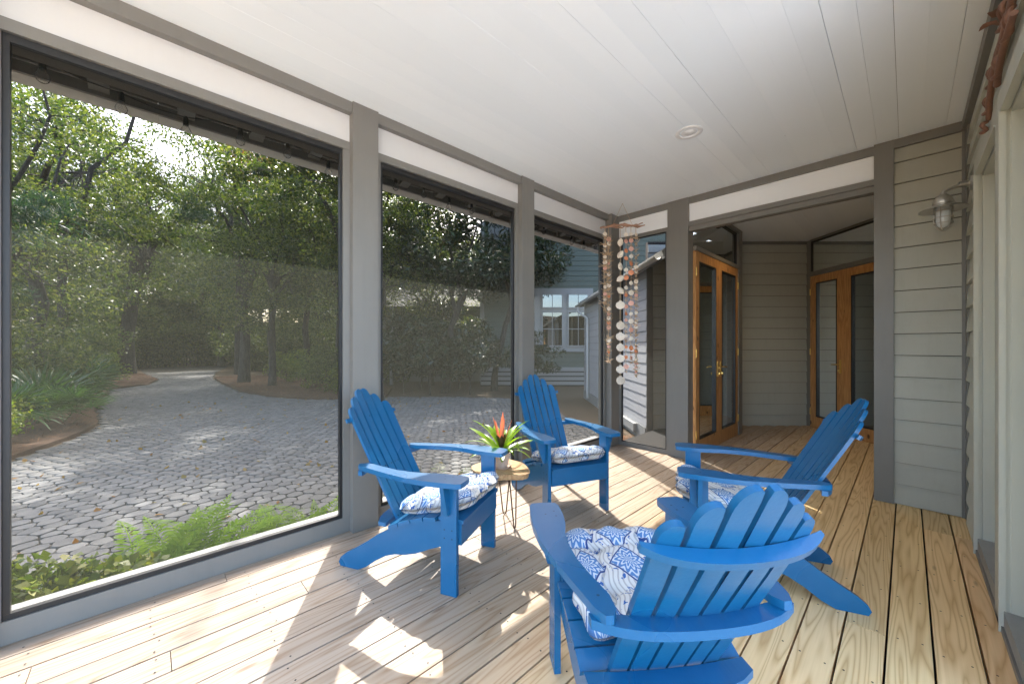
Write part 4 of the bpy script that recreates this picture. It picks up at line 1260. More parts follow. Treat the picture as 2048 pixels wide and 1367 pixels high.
def paver_geo(o):
    n = len(o)
    V = [(x, y, 0.0) for x, y in o] + [(x * .985, y * .985, 0.011) for x, y in o] + [(x * .95, y * .95, 0.0185) for x, y in o] + [(0, 0, 0.0190)]
    T = []
    for k in range(n):
        m = (k + 1) % n
        T += [(k, m, n + m), (k, n + m, n + k), (n + k, n + m, 2 * n + m), (n + k, 2 * n + m, 2 * n + k), (2 * n + k, 2 * n + m, 3 * n)]
    return V, T
P = ALLP[keep]
fwd = P @ np.array([FV.x, FV.y]); rgt = P @ np.array([RV.x, RV.y])
px = 1024 + 759 * rgt / np.maximum(fwd, .1)
zs = CAM_H - (CAM_H - GZ) * (2.77 / -P[:, 0])          # where the sight line crosses the screens
vis = (fwd > 1) & (px > 15) & (px < 1215) & (zs > 0.12) & ~((px > 690) & (px < 765)) & ~((px > 1025) & (px < 1070))
order = np.argsort(np.where(vis, fwd, 1e9))
near = set(order[:300].tolist())
VV, FF, base = [], [], 0
for k in range(len(P)):
    o = paver_poly(keep[k])
    if not o: continue
    V, T = paver_geo(o)
    dz = GZ + 0.006 + pr.uniform(-0.004, 0.004)
    if k in near:
        me = bpy.data.meshes.new('paver')
        me.from_pydata(V, [], T); me.shade_smooth(); me.set_sharp_from_angle(angle=0.9)
        link('paver', me, M['paver'], drive, (P[k, 0], P[k, 1], dz), (pr.uniform(-.02, .02), pr.uniform(-.02, .02), 0))
    else:
        VV.append(np.array(V) + np.array([P[k, 0], P[k, 1], dz])); FF.append(np.array(T) + base); base += len(V)
stuff(link('far_pavers', np_mesh('far_pavers', np.concatenate(VV), np.concatenate(FF)), M['paver'], drive))

# ---- leaf clouds and branches
def leaf_cloud(C, Rr, n_each, L, W, rg, flat=0.6, upb=0.4, fold=0.25, shell=0.35):
    """rhombic folded leaves around clump centres C (m,3) with radii Rr (m,)"""
    m = len(C)
    n = m * n_each
    d = rg.normal(size=(n, 3)); d /= np.linalg.norm(d, axis=1, keepdims=True)
    rad = rg.random(n) ** shell
    pos = np.repeat(C, n_each, 0) + d * (rad * np.repeat(Rr, n_each))[:, None] * np.array([1, 1, flat])
    # leaf axis: outwards + random, drooping a little
    ax = d * 0.5 + rg.normal(size=(n, 3)) * 0.7 + np.array([0, 0, -0.15])
    ax /= np.linalg.norm(ax, axis=1, keepdims=True)
    nrm = rg.normal(size=(n, 3)) * 0.75 + np.array([0, 0, upb * 2])
    sd = np.cross(ax, nrm); sd /= np.linalg.norm(sd, axis=1, keepdims=True) + 1e-9
    nn = np.cross(sd, ax)
    s = rg.uniform(0.45, 1.45, n)[:, None]
    b = pos - ax * L * s * 0.5; t = pos + ax * L * s * 0.5
    l = pos + sd * W * s * 0.5 + nn * W * fold * s; r_ = pos - sd * W * s * 0.5 + nn * W * fold * s
    V = np.stack([b, l, t, r_], 1).reshape(-1, 3)
    return V
def quads(n):
    return np.arange(n * 4).reshape(-1, 4)
def shade_filter(V):
    """keep the sun lane into the porch clear: drop leaves whose shadow would fall on the screens"""
    c = V.reshape(-1, 4, 3).mean(1)
    run = -2.7 - c[:, 0]
    zz = c[:, 2] - 1.25 * run
    yy = c[:, 1] - 0.625 * run
    bad = (run > 0) & (zz > -0.30) & (zz < 2.3) & (yy > -2.4) & (yy < 4.9)
    return V.reshape(-1, 4, 3)[~bad].reshape(-1, 3)
def limb(mb, a, b, r0, r1, rg, n=6, wob=0.12, seg=6, sagz=0.0):
    a = Vector(a); b = Vector(b)
    L = (b - a).length
    pts, rad = [], []
    for i in range(n):
        f = i / (n - 1)
        p = a.lerp(b, f)
        w = math.sin(math.pi * f) * wob * L
        p += Vector((rg.normal() * w * 0.5, rg.normal() * w * 0.5, rg.normal() * w * 0.3 + math.sin(math.pi * f) * sagz * L))
        pts.append(p); rad.append(r0 * (1 - f) + r1 * f)
    mb.tube(pts, rad, seg, False)
    return pts
def make_tree(name, label, cat, seed, h, tr, crown_lo, crx, n_cl, n_leaf, L, W, leafmat, loc, group=None, fork=0.45, cl_r=(0.55, 1.1), flat=0.6, lean=(0, 0), trunkpts=None, filt=False, scale=1.0, upb=0.4, ry=None, rz=0.0, shell=0.35, sparse=False):
    rg = np.random.default_rng(seed)
    root = thing(name, label, cat, loc, rz, group)
    tb_ = MB()
    if trunkpts is None:
        fz = h * fork
        trunkpts = [(0, 0, -0.1)]
        for i in range(1, 7):
            f = i / 6
            trunkpts.append((lean[0] * f * f + rg.normal() * 0.02 * h * f * 0.5, lean[1] * f * f + rg.normal() * 0.02 * h * f * 0.5, fz * f))
        # main stem carries on thinner into the crown
    rad = [tr * (1.25 if i == 0 else 1.0 - 0.45 * i / len(trunkpts)) for i in range(len(trunkpts))]
    tb_.tube(trunkpts, rad, 10, False)
    top = Vector(trunkpts[-1])
    lims = []
    nl = 5
    zc = (crown_lo + h) / 2; rzz = (h - crown_lo) / 2
    for i in range(nl):
        a = i * 2 * math.pi / nl + rg.uniform(-.4, .4)
        rr = crx * rg.uniform(0.25, 0.6)
        e = Vector((top.x + rr * math.cos(a), top.y + rr * math.sin(a), zc + rg.uniform(-0.1, 0.75) * rzz))
        st = Vector(trunkpts[rg.integers(len(trunkpts) - 3, len(trunkpts))])
        pts = limb(tb_, st, e, tr * 0.5, tr * 0.16, rg, 7, 0.10, 7, 0.05)
        lims.append(pts)
    C = []
    while len(C) < n_cl:
        d = rg.normal(size=3); d /= np.linalg.norm(d)
        q = rg.random() ** 0.45
        p = np.array([top.x * 0.8 + d[0] * crx * q, top.y * 0.8 + d[1] * (ry or crx) * q, zc + d[2] * rzz * q])
        # crown is wider low down, broken outline
        f = (p[2] - crown_lo) / (h - crown_lo)
        if rg.random() < 0.25 + 0.75 * (1 - f * 0.6):
            C.append(p)
    C = np.array(C)
    for c in C:
        cand = [p for l in lims for p in l[2:]]
        st = min(cand, key=lambda p: (p - Vector(c)).length + (0.6 if p.z > c[2] else 0))
        limb(tb_, st, c, max(0.012, tr * 0.11), 0.006, rg, 5, 0.14, 4)
    link('trunk', tb_.mesh('trunk', 0, 1.2), M['bark'], root)
    Rr = rg.uniform(cl_r[0], cl_r[1], len(C))
    V = leaf_cloud(C, Rr, n_leaf, L, W, rg, flat, upb, shell=shell)
    if filt:
        mw = np.array([loc[0], loc[1], loc[2]])
        V = shade_filter(V + mw) - mw
    link('crown', np_mesh('crown', V, quads(len(V) // 4)), leafmat, root)
    root.scale = (scale,) * 3
    return root
def dup(root, loc, rz, s, label=None, group=None):
    c = copy_tree(root)
    c.location = loc; c.rotation_euler = (0, 0, rz); c.scale = (s, s, s)
    if label: c['label'] = label
    if group: c['group'] = group
    return c
G3 = lambda x, y: (x, y, GZ)

# the big oak at the bend of the driveway
oak = make_tree('oak_tree', 'large oak with thick dark trunk at the far bend of the driveway', 'tree', 31, 14.5, 0.40, 3.6, 5.6, 58, 430, 0.17, 0.075, M['leaf_oak'], G3(-30.5, -0.9), 'oaks along the driveway', 0.45, (0.8, 1.6), 0.6, (0.6, 0.6), shell=0.42)
oak2 = make_tree('oak_tree', 'oak with a straight dark trunk on the pine-straw island', 'tree', 32, 12.0, 0.20, 2.6, 4.2, 50, 330, 0.13, 0.06, M['leaf_oak'], G3(-19.2, 2.9), 'oaks along the driveway', 0.5, (0.6, 1.2), 0.6, (-0.4, 0.3))
holly = make_tree('holly_tree', 'dense holly tree with yellow-green glossy leaves beside the wide post', 'tree', 33, 9.2, 0.14, 2.0, 2.9, 50, 420, 0.085, 0.045, M['leaf_holly'], G3(-14.6, 5.1), 'holly trees', 0.42, (0.5, 0.95), 0.7)
make_tree('holly_tree', 'dense holly tree filling the top left of the middle screen', 'tree', 43, 8.0, 0.13, 2.3, 2.9, 46, 460, 0.075, 0.04, M['leaf_holly'], G3(-11.7, 5.3), 'holly trees', 0.5, (0.5, 0.9), 0.7, filt=True)
make_tree('holly_tree', 'tall thin holly right behind the wide post, crown overhanging the cobbles', 'tree', 44, 9.6, 0.10, 4.9, 3.8, 78, 250, 0.10, 0.055, M['leaf_holly'], G3(-12.1, 4.55), 'holly trees', 0.7, (0.30, 0.62), 0.7, (0.5, -0.5), filt=True)
make_tree('holly_tree', 'second overhanging holly hidden behind the wide post', 'tree', 45, 8.6, 0.10, 4.6, 2.8, 46, 240, 0.10, 0.055, M['leaf_holly'], G3(-9.9, 4.55), 'holly trees', 0.7, (0.28, 0.55), 0.7, (0.3, -0.7), filt=True)
make_tree('oak_tree', 'slender oak behind the wide post whose limbs shade the middle of the driveway', 'tree', 46, 9.8, 0.13, 4.6, 4.2, 70, 280, 0.12, 0.06, M['leaf_oak'], G3(-15.8, 6.7), 'oaks along the driveway', 0.65, (0.35, 0.75), 0.65, (0.6, -0.4))
dup(holly, G3(-13.4, 8.3), 5.5, 0.78, 'holly before the pale house, left of the dark-leaved trees')
# dark-leaved small tree with the curvy forked trunk
mag = make_tree('magnolia_tree', 'small dark-leaved tree with a curvy forked trunk in the middle screen', 'tree', 34, 6.6, 0.14, 3.4, 2.6, 40, 300, 0.19, 0.06, M['leaf_dark'], G3(-10.9, 7.3), 'dark-leaved trees', 0.5, (0.5, 0.95), 0.6,
    trunkpts=[(0, 0, -0.1), (0.10, 0.05, 0.5), (0.26, 0.16, 1.0), (0.30, 0.20, 1.5), (0.16, 0.10, 2.1), (0.30, 0.24, 2.7), (0.55, 0.42, 3.3)], filt=True)
make_tree('magnolia_tree', 'leaning dark-leaved tree before the pale house, right of the curvy trunk', 'tree', 35, 7.2, 0.12, 3.2, 2.0, 34, 320, 0.17, 0.055, M['leaf_dark'], G3(-10.2, 8.9), 'dark-leaved trees', 0.5, (0.5, 0.9), 0.6, (0.9, 0.6), filt=True)
# low leafy whorls under them
mag_sh = make_tree('leafy_shrub', 'broad-leaved shrub at the foot of the curvy tree', 'shrub', 36, 2.4, 0.03, 0.5, 1.1, 22, 110, 0.18, 0.055, M['leaf_dark'], G3(-10.7, 6.6), 'broad-leaved shrubs by the pale house', 0.3, (0.25, 0.5), 0.6)
dup(mag_sh, G3(-9.9, 7.6), 1.9, 0.9, 'broad-leaved shrub between the curvy tree and the leaning tree')
dup(mag_sh, G3(-11.9, 6.3), 4.0, 1.1, 'broad-leaved shrub left of the curvy tree behind the chair post')
dup(mag_sh, G3(-12.6, 7.4), 2.2, 1.35, 'tall broad-leaved shrub before the pale house, left of the curvy trunk')
dup(mag_sh, G3(-11.6, 8.4), 5.2, 1.3, 'tall broad-leaved shrub before the pale house, behind the curvy trunk')
dup(mag_sh, G3(-8.7, 9.2), 3.0, 0.85, 'thin broad-leaved shrub under the white house windows')
# conifers
pine = make_tree('pine_tree', 'tall pine with feathery blue-green needles right of the oak crown', 'tree', 37, 17.0, 0.20, 5.0, 3.4, 60, 480, 0.24, 0.016, M['leaf_pine'], G3(-26.0, 3.7), 'pine trees', 0.85, (0.7, 1.2), 0.45)
dup(pine, G3(-25.0, -2.6), 2.0, 0.82, 'feathery pine behind the palmettos at the left')
dup(pine, G3(-36.0, 4.0), 3.5, 1.0, 'distant pine over the end of the driveway')
dup(pine, G3(-21.5, 9.0), 5.0, 0.85, 'feathery pine behind the holly trees')
cedar = make_tree('cedar_tree', 'cedar with drooping branch sprays at the left edge of the big screen', 'tree', 38, 6.5, 0.11, 1.6, 1.7, 40, 420, 0.16, 0.018, M['leaf_pine'], G3(-9.6, -2.6), None, 0.7, (0.3, 0.7), 0.5)
# autumn tree
aut = make_tree('autumn_tree', 'tree with sparse orange autumn leaves below the gutter', 'tree', 39, 13.5, 0.17, 8.0, 2.6, 34, 150, 0.15, 0.085, M['leaf_autumn'], G3(-22.5, 4.6), None, 0.6, (0.5, 1.1), 0.6)
# multi-stemmed slender trees right of the island
dup(holly, G3(-21.8, 6.0), 1.0, 1.25, 'tall holly with slender stems beyond the island')
dup(holly, G3(-16.9, 3.45), 2.3, 0.95, 'holly with a dark trunk on the pine-straw island')
dup(oak2, G3(-19.0, 7.4), 2.6, 0.95, 'oak behind the holly by the wide post')
dup(oak2, G3(-17.5, -2.35), 4.1, 0.95, 'oak in the left bed above the palmettos')
dup(holly, G3(-12.2, -2.1), 4.4, 0.78, 'holly in the left bed beside the cedar')
dup(oak2, G3(-25.8, -4.4), 0.7, 1.15, 'oak deep in the left bed')
dup(oak, G3(-43.5, 3.0), 1.3, 0.95, 'oak closing the end of the driveway')
# the back of the wood
LBG = 'tall dark tree in the wood behind the driveway'
bgr = random.Random(9)
for i, (x, y) in enumerate([(-40, -6), (-44, -2), (-47, 2), (-35, 11), (-30, 9.5), (-28, 13), (-42, 12), (-34, 15), (-26, 17), (-50, 14), (-36, -5), (-52, 5)]):
    dup([oak, oak2, holly, oak][i % 4], G3(x, y), bgr.uniform(0, 6.2), bgr.uniform(0.95, 1.2) * [0.95, 1.15, 1.7, 0.95][i % 4], LBG, 'trees at the back of the wood')
for i in range(26):
    t_ = i / 25
    a_ = math.radians(197 - 68 * t_)
    rr_ = 47 + 5 * math.sin(i * 2.1)
    dup([holly, oak2, holly][i % 3], G3(rr_ * math.cos(a_), rr_ * math.sin(a_)), i * 1.7, [1.9, 1.3, 1.6][i % 3], LBG, 'trees at the back of the wood')
for o in list(bpy.data.objects):
    if o.get('group') == 'trees at the back of the wood':
        o['category'] = 'tree'; o.name = 'wood_tree'
# understorey shrubs
shrub = make_tree('bush', 'leafy bush at the foot of the big oak', 'bush', 40, 2.6, 0.03, 0.15, 1.6, 44, 240, 0.10, 0.05, M['leaf_oak'], G3(-31.5, -2.5), 'bushes under the trees', 0.3, (0.35, 0.7), 0.7)
BL = 'dark bush under the trees beyond the driveway'
for i, (x, y, s) in enumerate([(-38, 1.0, 1.3), (-39, 3.5, 1.4), (-36, 5.4, 1.2), (-33, 6.2, 1.2), (-29, 5.0, 1.2), (-27, 7.0, 1.3), (-24, 6.8, 1.2), (-35, -2.2, 1.3), (-29, -3.4, 1.2), (-26, -2.4, 1.1), (-24, 9.5, 1.3), (-20.5, 8.6, 1.2), (-18, 8.8, 1.1), (-15.5, 7.6, 1.0), (-40, 6.5, 1.5), (-31, 8.0, 1.3)]):
    dup(shrub, G3(x, y), bgr.uniform(0, 6.2), s, BL, 'bushes beyond the driveway')
for i in range(24):
    a_ = math.radians(198 - 66 * i / 23)
    dup(shrub, G3((42 + 3 * math.sin(i * 1.9)) * math.cos(a_), (42 + 3 * math.sin(i * 1.9)) * math.sin(a_)), i * 1.3, 2.0 + 0.4 * math.sin(i), BL, 'bushes beyond the driveway')
for i, (x, y) in enumerate([(-33, -4.6), (-37, -6.0), (-30, -5.4), (-36, -3.6), (-41, -4.5), (-41, -7.5), (-40, -1.5), (-43, 0.5), (-45, 4)]):
    dup(shrub, G3(x, y), i * 1.1, 2.1, BL, 'bushes beyond the driveway')
dup(shrub, G3(-20.6, -2.3), 1.0, 0.95, 'bush behind the palmettos in the left bed')
dup(shrub, G3(-14.4, -2.2), 2.0, 0.85, 'bush between the holly and the palmettos in the left bed')
dup(shrub, G3(-13.4, 4.6), 3.0, 0.62, 'bush on the island under the holly by the wide post')
bright = make_tree('sunlit_shrub', 'bright green shrub on the island, lit by the sun', 'shrub', 41, 1.5, 0.02, 0.1, 0.75, 26, 130, 0.075, 0.045, M['leaf_bright'], G3(-15.2, 4.4), 'bright shrubs', 0.3, (0.2, 0.42), 0.75)
dup(bright, G3(-18.4, 4.3), 1.0, 0.9, 'bright shrub between the two trunks on the island')
dup(bright, G3(-9.6, -1.95), 2.0, 0.8, 'bright leafy shrub at the left edge of the big screen')
dup(bright, G3(-8.6, -1.75), 3.1, 0.6, 'low bright shrub nearest the screen in the left bed')
dup(bright, G3(-12.6, 4.75), 3.9, 0.9, 'bright shrub tight against the wide post, far side of the driveway')
for x, y, q, lb in ((-38.6, 0.2, 2.2, 'sunlit shrub closing the left of the driveway bend'), (-39.2, 2.2, 2.4, 'sunlit shrub at the middle of the driveway end'), (-37.5, 5.4, 2.3, 'sunlit shrub right of the driveway end')):
    dup(bright, G3(x, y), x, q, lb)
dup(bright, G3(-22.8, -1.3), 4.9, 0.9, 'bright shrub beside the big oak trunk')

# ---- pine-straw beds
def bed(poly, label, seed, n, h=0.05):
    o = structure(link('mulch_bed', MB().prism([(x, y, GZ - 0.05) for x, y in poly], [(x, y, GZ + h) for x, y in poly]).mesh('mulch_bed', 0.03), M['strawbed']))
    rg = np.random.default_rng(seed)
    pl = np.array(poly); lo, hi = pl.min(0), pl.max(0)
    Q = rg.uniform(lo, hi, (n * 3, 2)); Q = Q[inside(Q, poly)][:n]
    m = len(Q)
    a = rg.uniform(0, math.pi, m); L = rg.uniform(0.06, 0.16, m)
    d = np.stack([np.cos(a), np.sin(a), rg.normal(0, 0.25, m)], 1); s = np.stack([-np.sin(a), np.cos(a), np.zeros(m)], 1)
    c = np.concatenate([Q, np.full((m, 1), GZ + h) + rg.uniform(0.0, 0.05, (m, 1))], 1)
    w = 0.0025
    V = np.stack([c - d * L[:, None] / 2 - s * w, c + d * L[:, None] / 2 - s * w, c + d * L[:, None] / 2 + s * w, c - d * L[:, None] / 2 + s * w], 1).reshape(-1, 3)
    st = stuff(link('pine_straw', np_mesh('pine_straw', V, quads(m)), M['straw'], o))
bed([(-3.38, -3.5), (-2.93, -3.5), (-2.93, 5.9), (-3.38, 5.9)], '', 51, 9000, 0.04)
bed([(-8.45, -1.50), (-9.51, -1.10), (-10.33, -0.86), (-11.29, -0.73), (-13.5, -0.92), (-16.3, -0.97), (-20.0, -1.02), (-21.3, -0.05), (-23.95, 0.33), (-29.2, -0.2), (-29.2, -5), (-8.3, -5)], '', 52, 16000, 0.07)
bed([(-11.2, 5.35), (-11.65, 4.1), (-12.2, 3.52), (-13.62, 2.8), (-15.76, 2.35), (-19.77, 2.24), (-22.9, 2.3), (-24, 3.6), (-20, 5.2), (-16, 6.2), (-13, 6.4)], '', 53, 12000, 0.08)
# fallen leaves on the cobbles
rg = np.random.default_rng(77)
Q = rg.uniform((-14, -2), (-3.4, 6), (420, 2)); Q = Q[inside(Q, DRIVE)]
V = leaf_cloud(np.concatenate([Q, np.full((len(Q), 1), GZ + 0.034)], 1), np.full(len(Q), 0.001), 1, 0.075, 0.045, rg, 0.2, 3.0, 0.1)
stuff(link('fallen_leaves', np_mesh('fallen_leaves', V, quads(len(V) // 4)), M['leaf_autumn']))

# ---- palmettos
def fan_leaf(seed):
    r = random.Random(seed)
    V, Q = [], []
    for k in range(18):
        a = -1.9 + 3.8 * k / 17 + r.uniform(-.04, .04)
        L = (0.52 - 0.12 * abs(k / 17 - 0.5)) * r.uniform(0.9, 1.08)
        d = Vector((math.sin(a), math.cos(a), 0)); s = Vector((math.cos(a), -math.sin(a), 0))
        b = len(V)
        dr = r.uniform(0.02, 0.16)
        for f, w in ((0.03, 0.006), (0.45, 0.017), (0.75, 0.012), (1.0, 0.001)):
            p = d * L * f + Vector((0, 0, 0.10 * math.cos(a * 0.8) * f - dr * f ** 3))
            V += [tuple(p - s * w), tuple(p + s * w)]
        for i in range(3):
            Q.append((b + 2 * i, b + 2 * i + 1, b + 2 * i + 3, b + 2 * i + 2))
    b = len(V)
    pl = 0.55
    for f in (0, 1):
        for sx in (-1, 1):
            V.append((sx * 0.006, -pl * (1 - f), -0.10 * (1 - f)))
    Q.append((b, b + 1, b + 3, b + 2))
    return np_mesh('fan_leaf', V, Q)
fans = [fan_leaf(s) for s in (1, 2, 3)]
for f in fans: f.materials.append(M['palmetto'])
def palmetto(x, y, n, s, label, seed):
    r = random.Random(seed)
    root = thing('palmetto', label, 'palmetto', G3(x, y), 0, 'palmettos in the left bed')
    for k in range(n):
        a = k * 2.39 + r.uniform(-.3, .3)
        el = r.uniform(0.45, 1.35)
        o = link('fan_leaf', fans[k % 3], None, root)
        R_ = Matrix.Rotation(a, 4, 'Z') @ Matrix.Rotation(el, 4, 'X') @ Matrix.Translation((0, 0.58, 0.10)) @ Matrix.Rotation(r.uniform(-.5, .1), 4, 'X')
        o.matrix_local = Matrix.Translation((r.uniform(-.1, .1), r.uniform(-.1, .1), 0.05)) @ R_ @ Matrix.Scale(s * r.uniform(.85, 1.1), 4)
palmetto(-12.0, -1.55, 18, 1.4, 'spiky palmetto nearest the big screen in the left bed', 1)
palmetto(-14.6, -1.45, 17, 1.5, 'palmetto with upright fans just behind the nearest one', 2)
palmetto(-17.6, -1.45, 17, 1.6, 'bright palmetto before the oak trunk in the left bed', 3)
palmetto(-11.3, -1.15, 12, 0.9, 'small palmetto spreading over the edge of the cobbles', 4)
palmetto(-9.9, -1.65, 12, 1.05, 'palmetto at the left screen edge behind the bright shrub', 5)

# ---- ferns and small plants along the foot of the screens
def frond(n, L, arch, pw, pl, taper, seed):
    r = random.Random(seed)
    V, Q = [], []
    p = Vector((0, 0, 0)); e = 1.15
    step = L / n
    rach = []
    for i in range(n + 1):
        rach.append(p.copy())
        d = Vector((0, math.cos(e), math.sin(e)))
        p = p + d * step
        e -= arch / n
    for i in range(1, n + 1):
        f = i / n
        d = (rach[i] - rach[i - 1]).normalized()
        nn = Vector((0, -d.z, d.y))
        wl_ = pl * (math.sin(math.pi * min(1, 0.12 + f * 0.9)) ** taper) + 0.004
        for sx in (-1, 1):
            side = (Vector((sx, 0, 0)) + d * 0.35 - nn * r.uniform(-0.05, 0.22)).normalized()
            b = len(V)
            q = rach[i]
            V += [tuple(q - d * pw * .5), tuple(q + side * wl_ * .55 - d * pw * .55), tuple(q + side * wl_), tuple(q + side * wl_ * .5 + d * pw * .5)]
            Q.append((b, b + 1, b + 2, b + 3))
        b = len(V)
        w = 0.0022
        V += [tuple(rach[i - 1] + Vector((-w, 0, 0))), tuple(rach[i - 1] + Vector((w, 0, 0))), tuple(rach[i] + Vector((w, 0, 0))), tuple(rach[i] + Vector((-w, 0, 0)))]
        Q.append((b, b + 1, b + 2, b + 3))
    return np_mesh('frond', V, Q)
ffr = [frond(30, 0.50, 1.5, 0.013, 0.052, 0.8, 1), frond(26, 0.42, 1.9, 0.013, 0.046, 0.8, 2), frond(28, 0.46, 1.1, 0.013, 0.05, 0.8, 3)]
for f in ffr: f.materials.append(M['fern'])
cfr = [frond(20, 0.62, 0.9, 0.011, 0.115, 0.5, 4), frond(20, 0.55, 1.3, 0.011, 0.105, 0.5, 5)]
for f in cfr: f.materials.append(M['cycad'])
def frond_plant(name, x, y, n, s, frs, label, cat, seed, group, spread=(0.0, 0.5)):
    r = random.Random(seed)
    root = thing(name, label, cat, (x, y, GZ + 0.03), 0, group)
    for k in range(n):
        q = s * r.uniform(0.75, 1.15)
        rz = k * 2.39 + r.uniform(-.3, .3)
        if x - math.sin(rz) * 0.40 * q > -2.98:      # fronds lean away from the screen
            rz = math.pi - rz if math.cos(rz) > -2 else rz
            rz = -rz if math.sin(rz) < 0 else rz
            if -math.sin(rz) > 0: rz += math.pi
        o = link('frond', frs[k % len(frs)], None, root, (r.uniform(-.04, .04), r.uniform(-.05, .05), 0), (r.uniform(-spread[1], -spread[0]) * 0.9 + 0.2, r.uniform(-.15, .15), rz))
        o.scale = (q, q, q)
FG = 'ferns along the foot of the screen'
frond_plant('fern', -3.10, -0.02, 26, 1.45, ffr, 'bushy green fern under the middle of the largest screen', 'fern', 1, FG)
frond_plant('fern', -3.16, 0.20, 24, 1.38, ffr, 'green fern just right of the bushiest fern', 'fern', 2, FG)
frond_plant('fern', -3.08, 0.66, 20, 1.13, ffr, 'low green fern near the wide post', 'fern', 3, FG)
frond_plant('fern', -3.12, 0.88, 22, 1.23, ffr, 'bright fern tight against the wide post', 'fern', 4, FG)
frond_plant('fern', -3.14, -0.22, 18, 1.09, ffr, 'small fern left of the bushiest fern', 'fern', 5, FG)
frond_plant('fern', -3.10, 1.35, 16, 1.16, ffr, 'fern in the sun at the left foot of the middle screen', 'fern', 8, FG)
frond_plant('cycad', -3.25, 0.38, 7, 1.0, cfr, 'cycad with long feathery fronds rising behind the ferns', 'cycad', 6, 'cycads by the porch')
frond_plant('cycad', -3.10, 1.98, 6, 1.15, cfr, 'cycad frond seen behind the blue chair through the middle screen', 'cycad', 7, 'cycads by the porch')
rg = np.random.default_rng(88)
C = np.stack([rg.uniform(-3.3, -2.98, 90), rg.uniform(-0.75, 0.02, 90), rg.uniform(GZ + 0.08, GZ + 0.40, 90)], 1)
C[:, 2] = GZ + 0.06 + (C[:, 2] - GZ) * np.clip(1.15 - (C[:, 1] + 0.75) * 0.6, 0.4, 1.2)
V = leaf_cloud(C, np.full(90, 0.10), 26, 0.05, 0.036, rg, 0.6, 0.7)
stuff(link('ivy', np_mesh('ivy', V, quads(len(V) // 4)), M['leaf_bright']))

# ================================================================== NEIGHBOUR HOUSE
nh = thing('green_house', 'sage green clapboard house with white grouped windows beyond the corner screen', 'house', dg(15.0, -1.2, GZ), YAW)
siding(nh, 7.6, 0.75, 7.4, 0.2, 0.2, M['green_siding'], lip=0.022)
boxo('wall_core', (0, 0.0005, 0), (7.6, 5.0, 7.4), M['roofdark'], nh, 0)
boxo('corner_board', (-0.06, -0.05, 0.6), (0.10, 0.0, 7.4), M['house_trim'], nh, 0.004)
boxo('skirt_core', (-0.02, -0.02, 0), (7.6, 0.0004, 0.60), M['roofdark'], nh, 0)
boxo('skirt_cap', (-0.06, -0.10, 0.60), (7.6, 0.0, 0.75), M['house_trim'], nh, 0.004)
for i in range(3):
    boxo('skirt_board', (-0.04, -0.06, 0.06 + i * 0.18), (7.6, -0.02, 0.19 + i * 0.18), M['house_trim'], nh, 0.004)
rb = MB(); pa = [(-0.6, -0.7, 7.25), (-0.6, 2.6, 9.0), (-0.6, 2.6, 9.1), (-0.6, -0.7, 7.35)]
rb.prism(pa, [(8.0, p[1], p[2]) for p in pa])
link('roof', rb.mesh('roof'), M['house_roof'], nh)
def house_window(parent, x0, x1, z0, z1, mx, mz, frame=0.055):
    w = link('window', MB().box((x0, -0.055, z0), (x0 + frame, -0.016, z1)).box((x1 - frame, -0.055, z0), (x1, -0.016, z1)).box((x0 + frame, -0.053, z1 - frame), (x1 - frame, -0.016, z1)).box((x0 + frame, -0.053, z0), (x1 - frame, -0.016, z0 + frame)).mesh('window', 0.002), M['house_trim'], parent)
    window_pane('pane', [(x0 + frame, -0.026, z0 + frame), (x1 - frame, -0.026, z0 + frame), (x1 - frame, -0.026, z1 - frame), (x0 + frame, -0.026, z1 - frame)], M['housepane'], w)
    window_pane('blind', [(x0 + frame, -0.0235, z0 + frame), (x1 - frame, -0.0235, z0 + frame), (x1 - frame, -0.0235, z1 - frame), (x0 + frame, -0.0235, z1 - frame)], M['curtain'], w)
    for i in range(1, mx + 1):
        xx = x0 + frame + (x1 - x0 - 2 * frame) * i / (mx + 1)
        boxo('muntin', (xx - 0.011, -0.045, z0 + frame), (xx + 0.011, -0.027, z1 - frame), M['house_trim'], w, 0)
    for i in range(1, mz + 1):
        zz = z0 + frame + (z1 - z0 - 2 * frame) * i / (mz + 1)
        boxo('muntin', (x0 + frame, -0.048, zz - 0.014), (x1 - frame, -0.0275, zz + 0.014), M['house_trim'], w, 0)
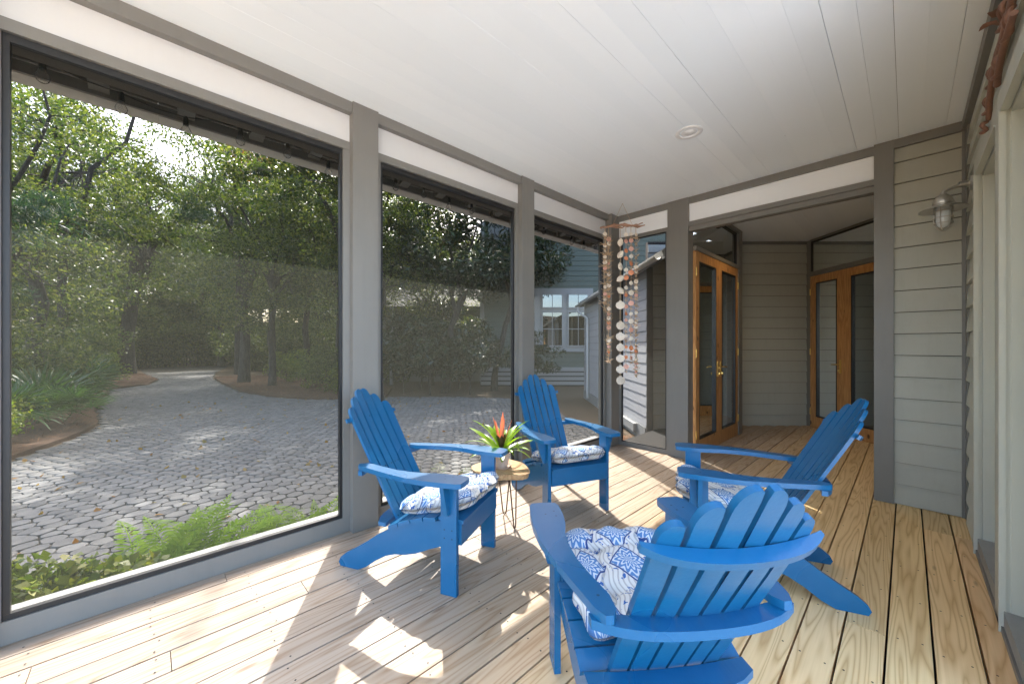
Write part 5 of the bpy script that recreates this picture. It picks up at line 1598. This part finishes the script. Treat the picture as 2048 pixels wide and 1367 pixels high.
# grouped windows: casing r 0.88..3.2, z 1.1..3.6 (world)
cz = -GZ
boxo('window_casing', (0.88 + 1.2, -0.040, 1.12 + cz), (3.20 + 1.2, -0.0145 + .012, 3.56 + cz), M['house_trim'], nh, 0.004)
boxo('window_sill', (0.84 + 1.2, -0.09, 1.06 + cz), (3.24 + 1.2, 0.0, 1.119 + cz), M['house_trim'], nh, 0.004)
for r0 in (0.08, 1.16, 2.18):
    for (za, zb, mx, mz) in ((2.76, 3.36, 1, 0), (1.26, 2.66, 1, 1)):
        o0 = len(nh.children)
        house_window(nh, r0 + 1.2, r0 + 0.86 + 1.2, za + cz, zb + cz, mx, mz)
for c in nh.children:
    if c.name.startswith('window') and not c.name.startswith('window_'):
        c.location = (0, -0.026, 0)
boxo('window_casing', (-0.05 + 1.2, -0.038, 1.13 + cz), (0.875 + 1.2, -0.003, 3.55 + cz), M['house_trim'], nh, 0.004)
# blue upper window
boxo('window_casing', (0.25, -0.038, 4.3 + cz), (1.15, -0.003, 6.1 + cz), M['house_trim'], nh, 0.004)
house_window(nh, 0.33, 1.07, 4.4 + cz, 6.0 + cz, 1, 1)
list(nh.children)[-1].location = (0, -0.026, 0)

# paler lower house to its left
ph = thing('pale_house', 'pale low house with shallow roof behind the curvy tree', 'house', dg(17.0, -7.2, GZ), YAW)
siding(ph, 6.2, 0.55, 3.3, 0.2, 0.2, M['pale_siding'], lip=0.022)
boxo('wall_core', (0, 0.0005, 0), (6.2, 4.0, 3.3), M['roofdark'], ph, 0)
boxo('base', (-0.02, -0.03, 0), (6.2, 0, 0.549), M['house_trim'], ph, 0)
rb = MB(); pa = [(-0.5, -0.6, 3.20), (-0.5, 2.0, 4.3), (-0.5, 4.6, 3.20), (-0.5, 4.6, 3.30), (-0.5, 2.0, 4.42), (-0.5, -0.6, 3.30)]
rb.prism(pa, [(6.15, p[1], p[2]) for p in pa])
link('roof', rb.mesh('roof'), M['house_roof'], ph)
for x0 in (0.7, 2.6, 4.4):
    boxo('window_casing', (x0 - 0.08, -0.038, 1.35), (x0 + 0.88, -0.003, 2.75), M['house_trim'], ph, 0.004)
    house_window(ph, x0, x0 + 0.8, 1.42, 2.68, 1, 1)
    list(ph.children)[-1].location = (0, -0.026, 0)
boxo('porch_post', (2.2, -1.5, 0), (2.32, -1.38, 3.2), M['house_trim'], ph, 0.004)
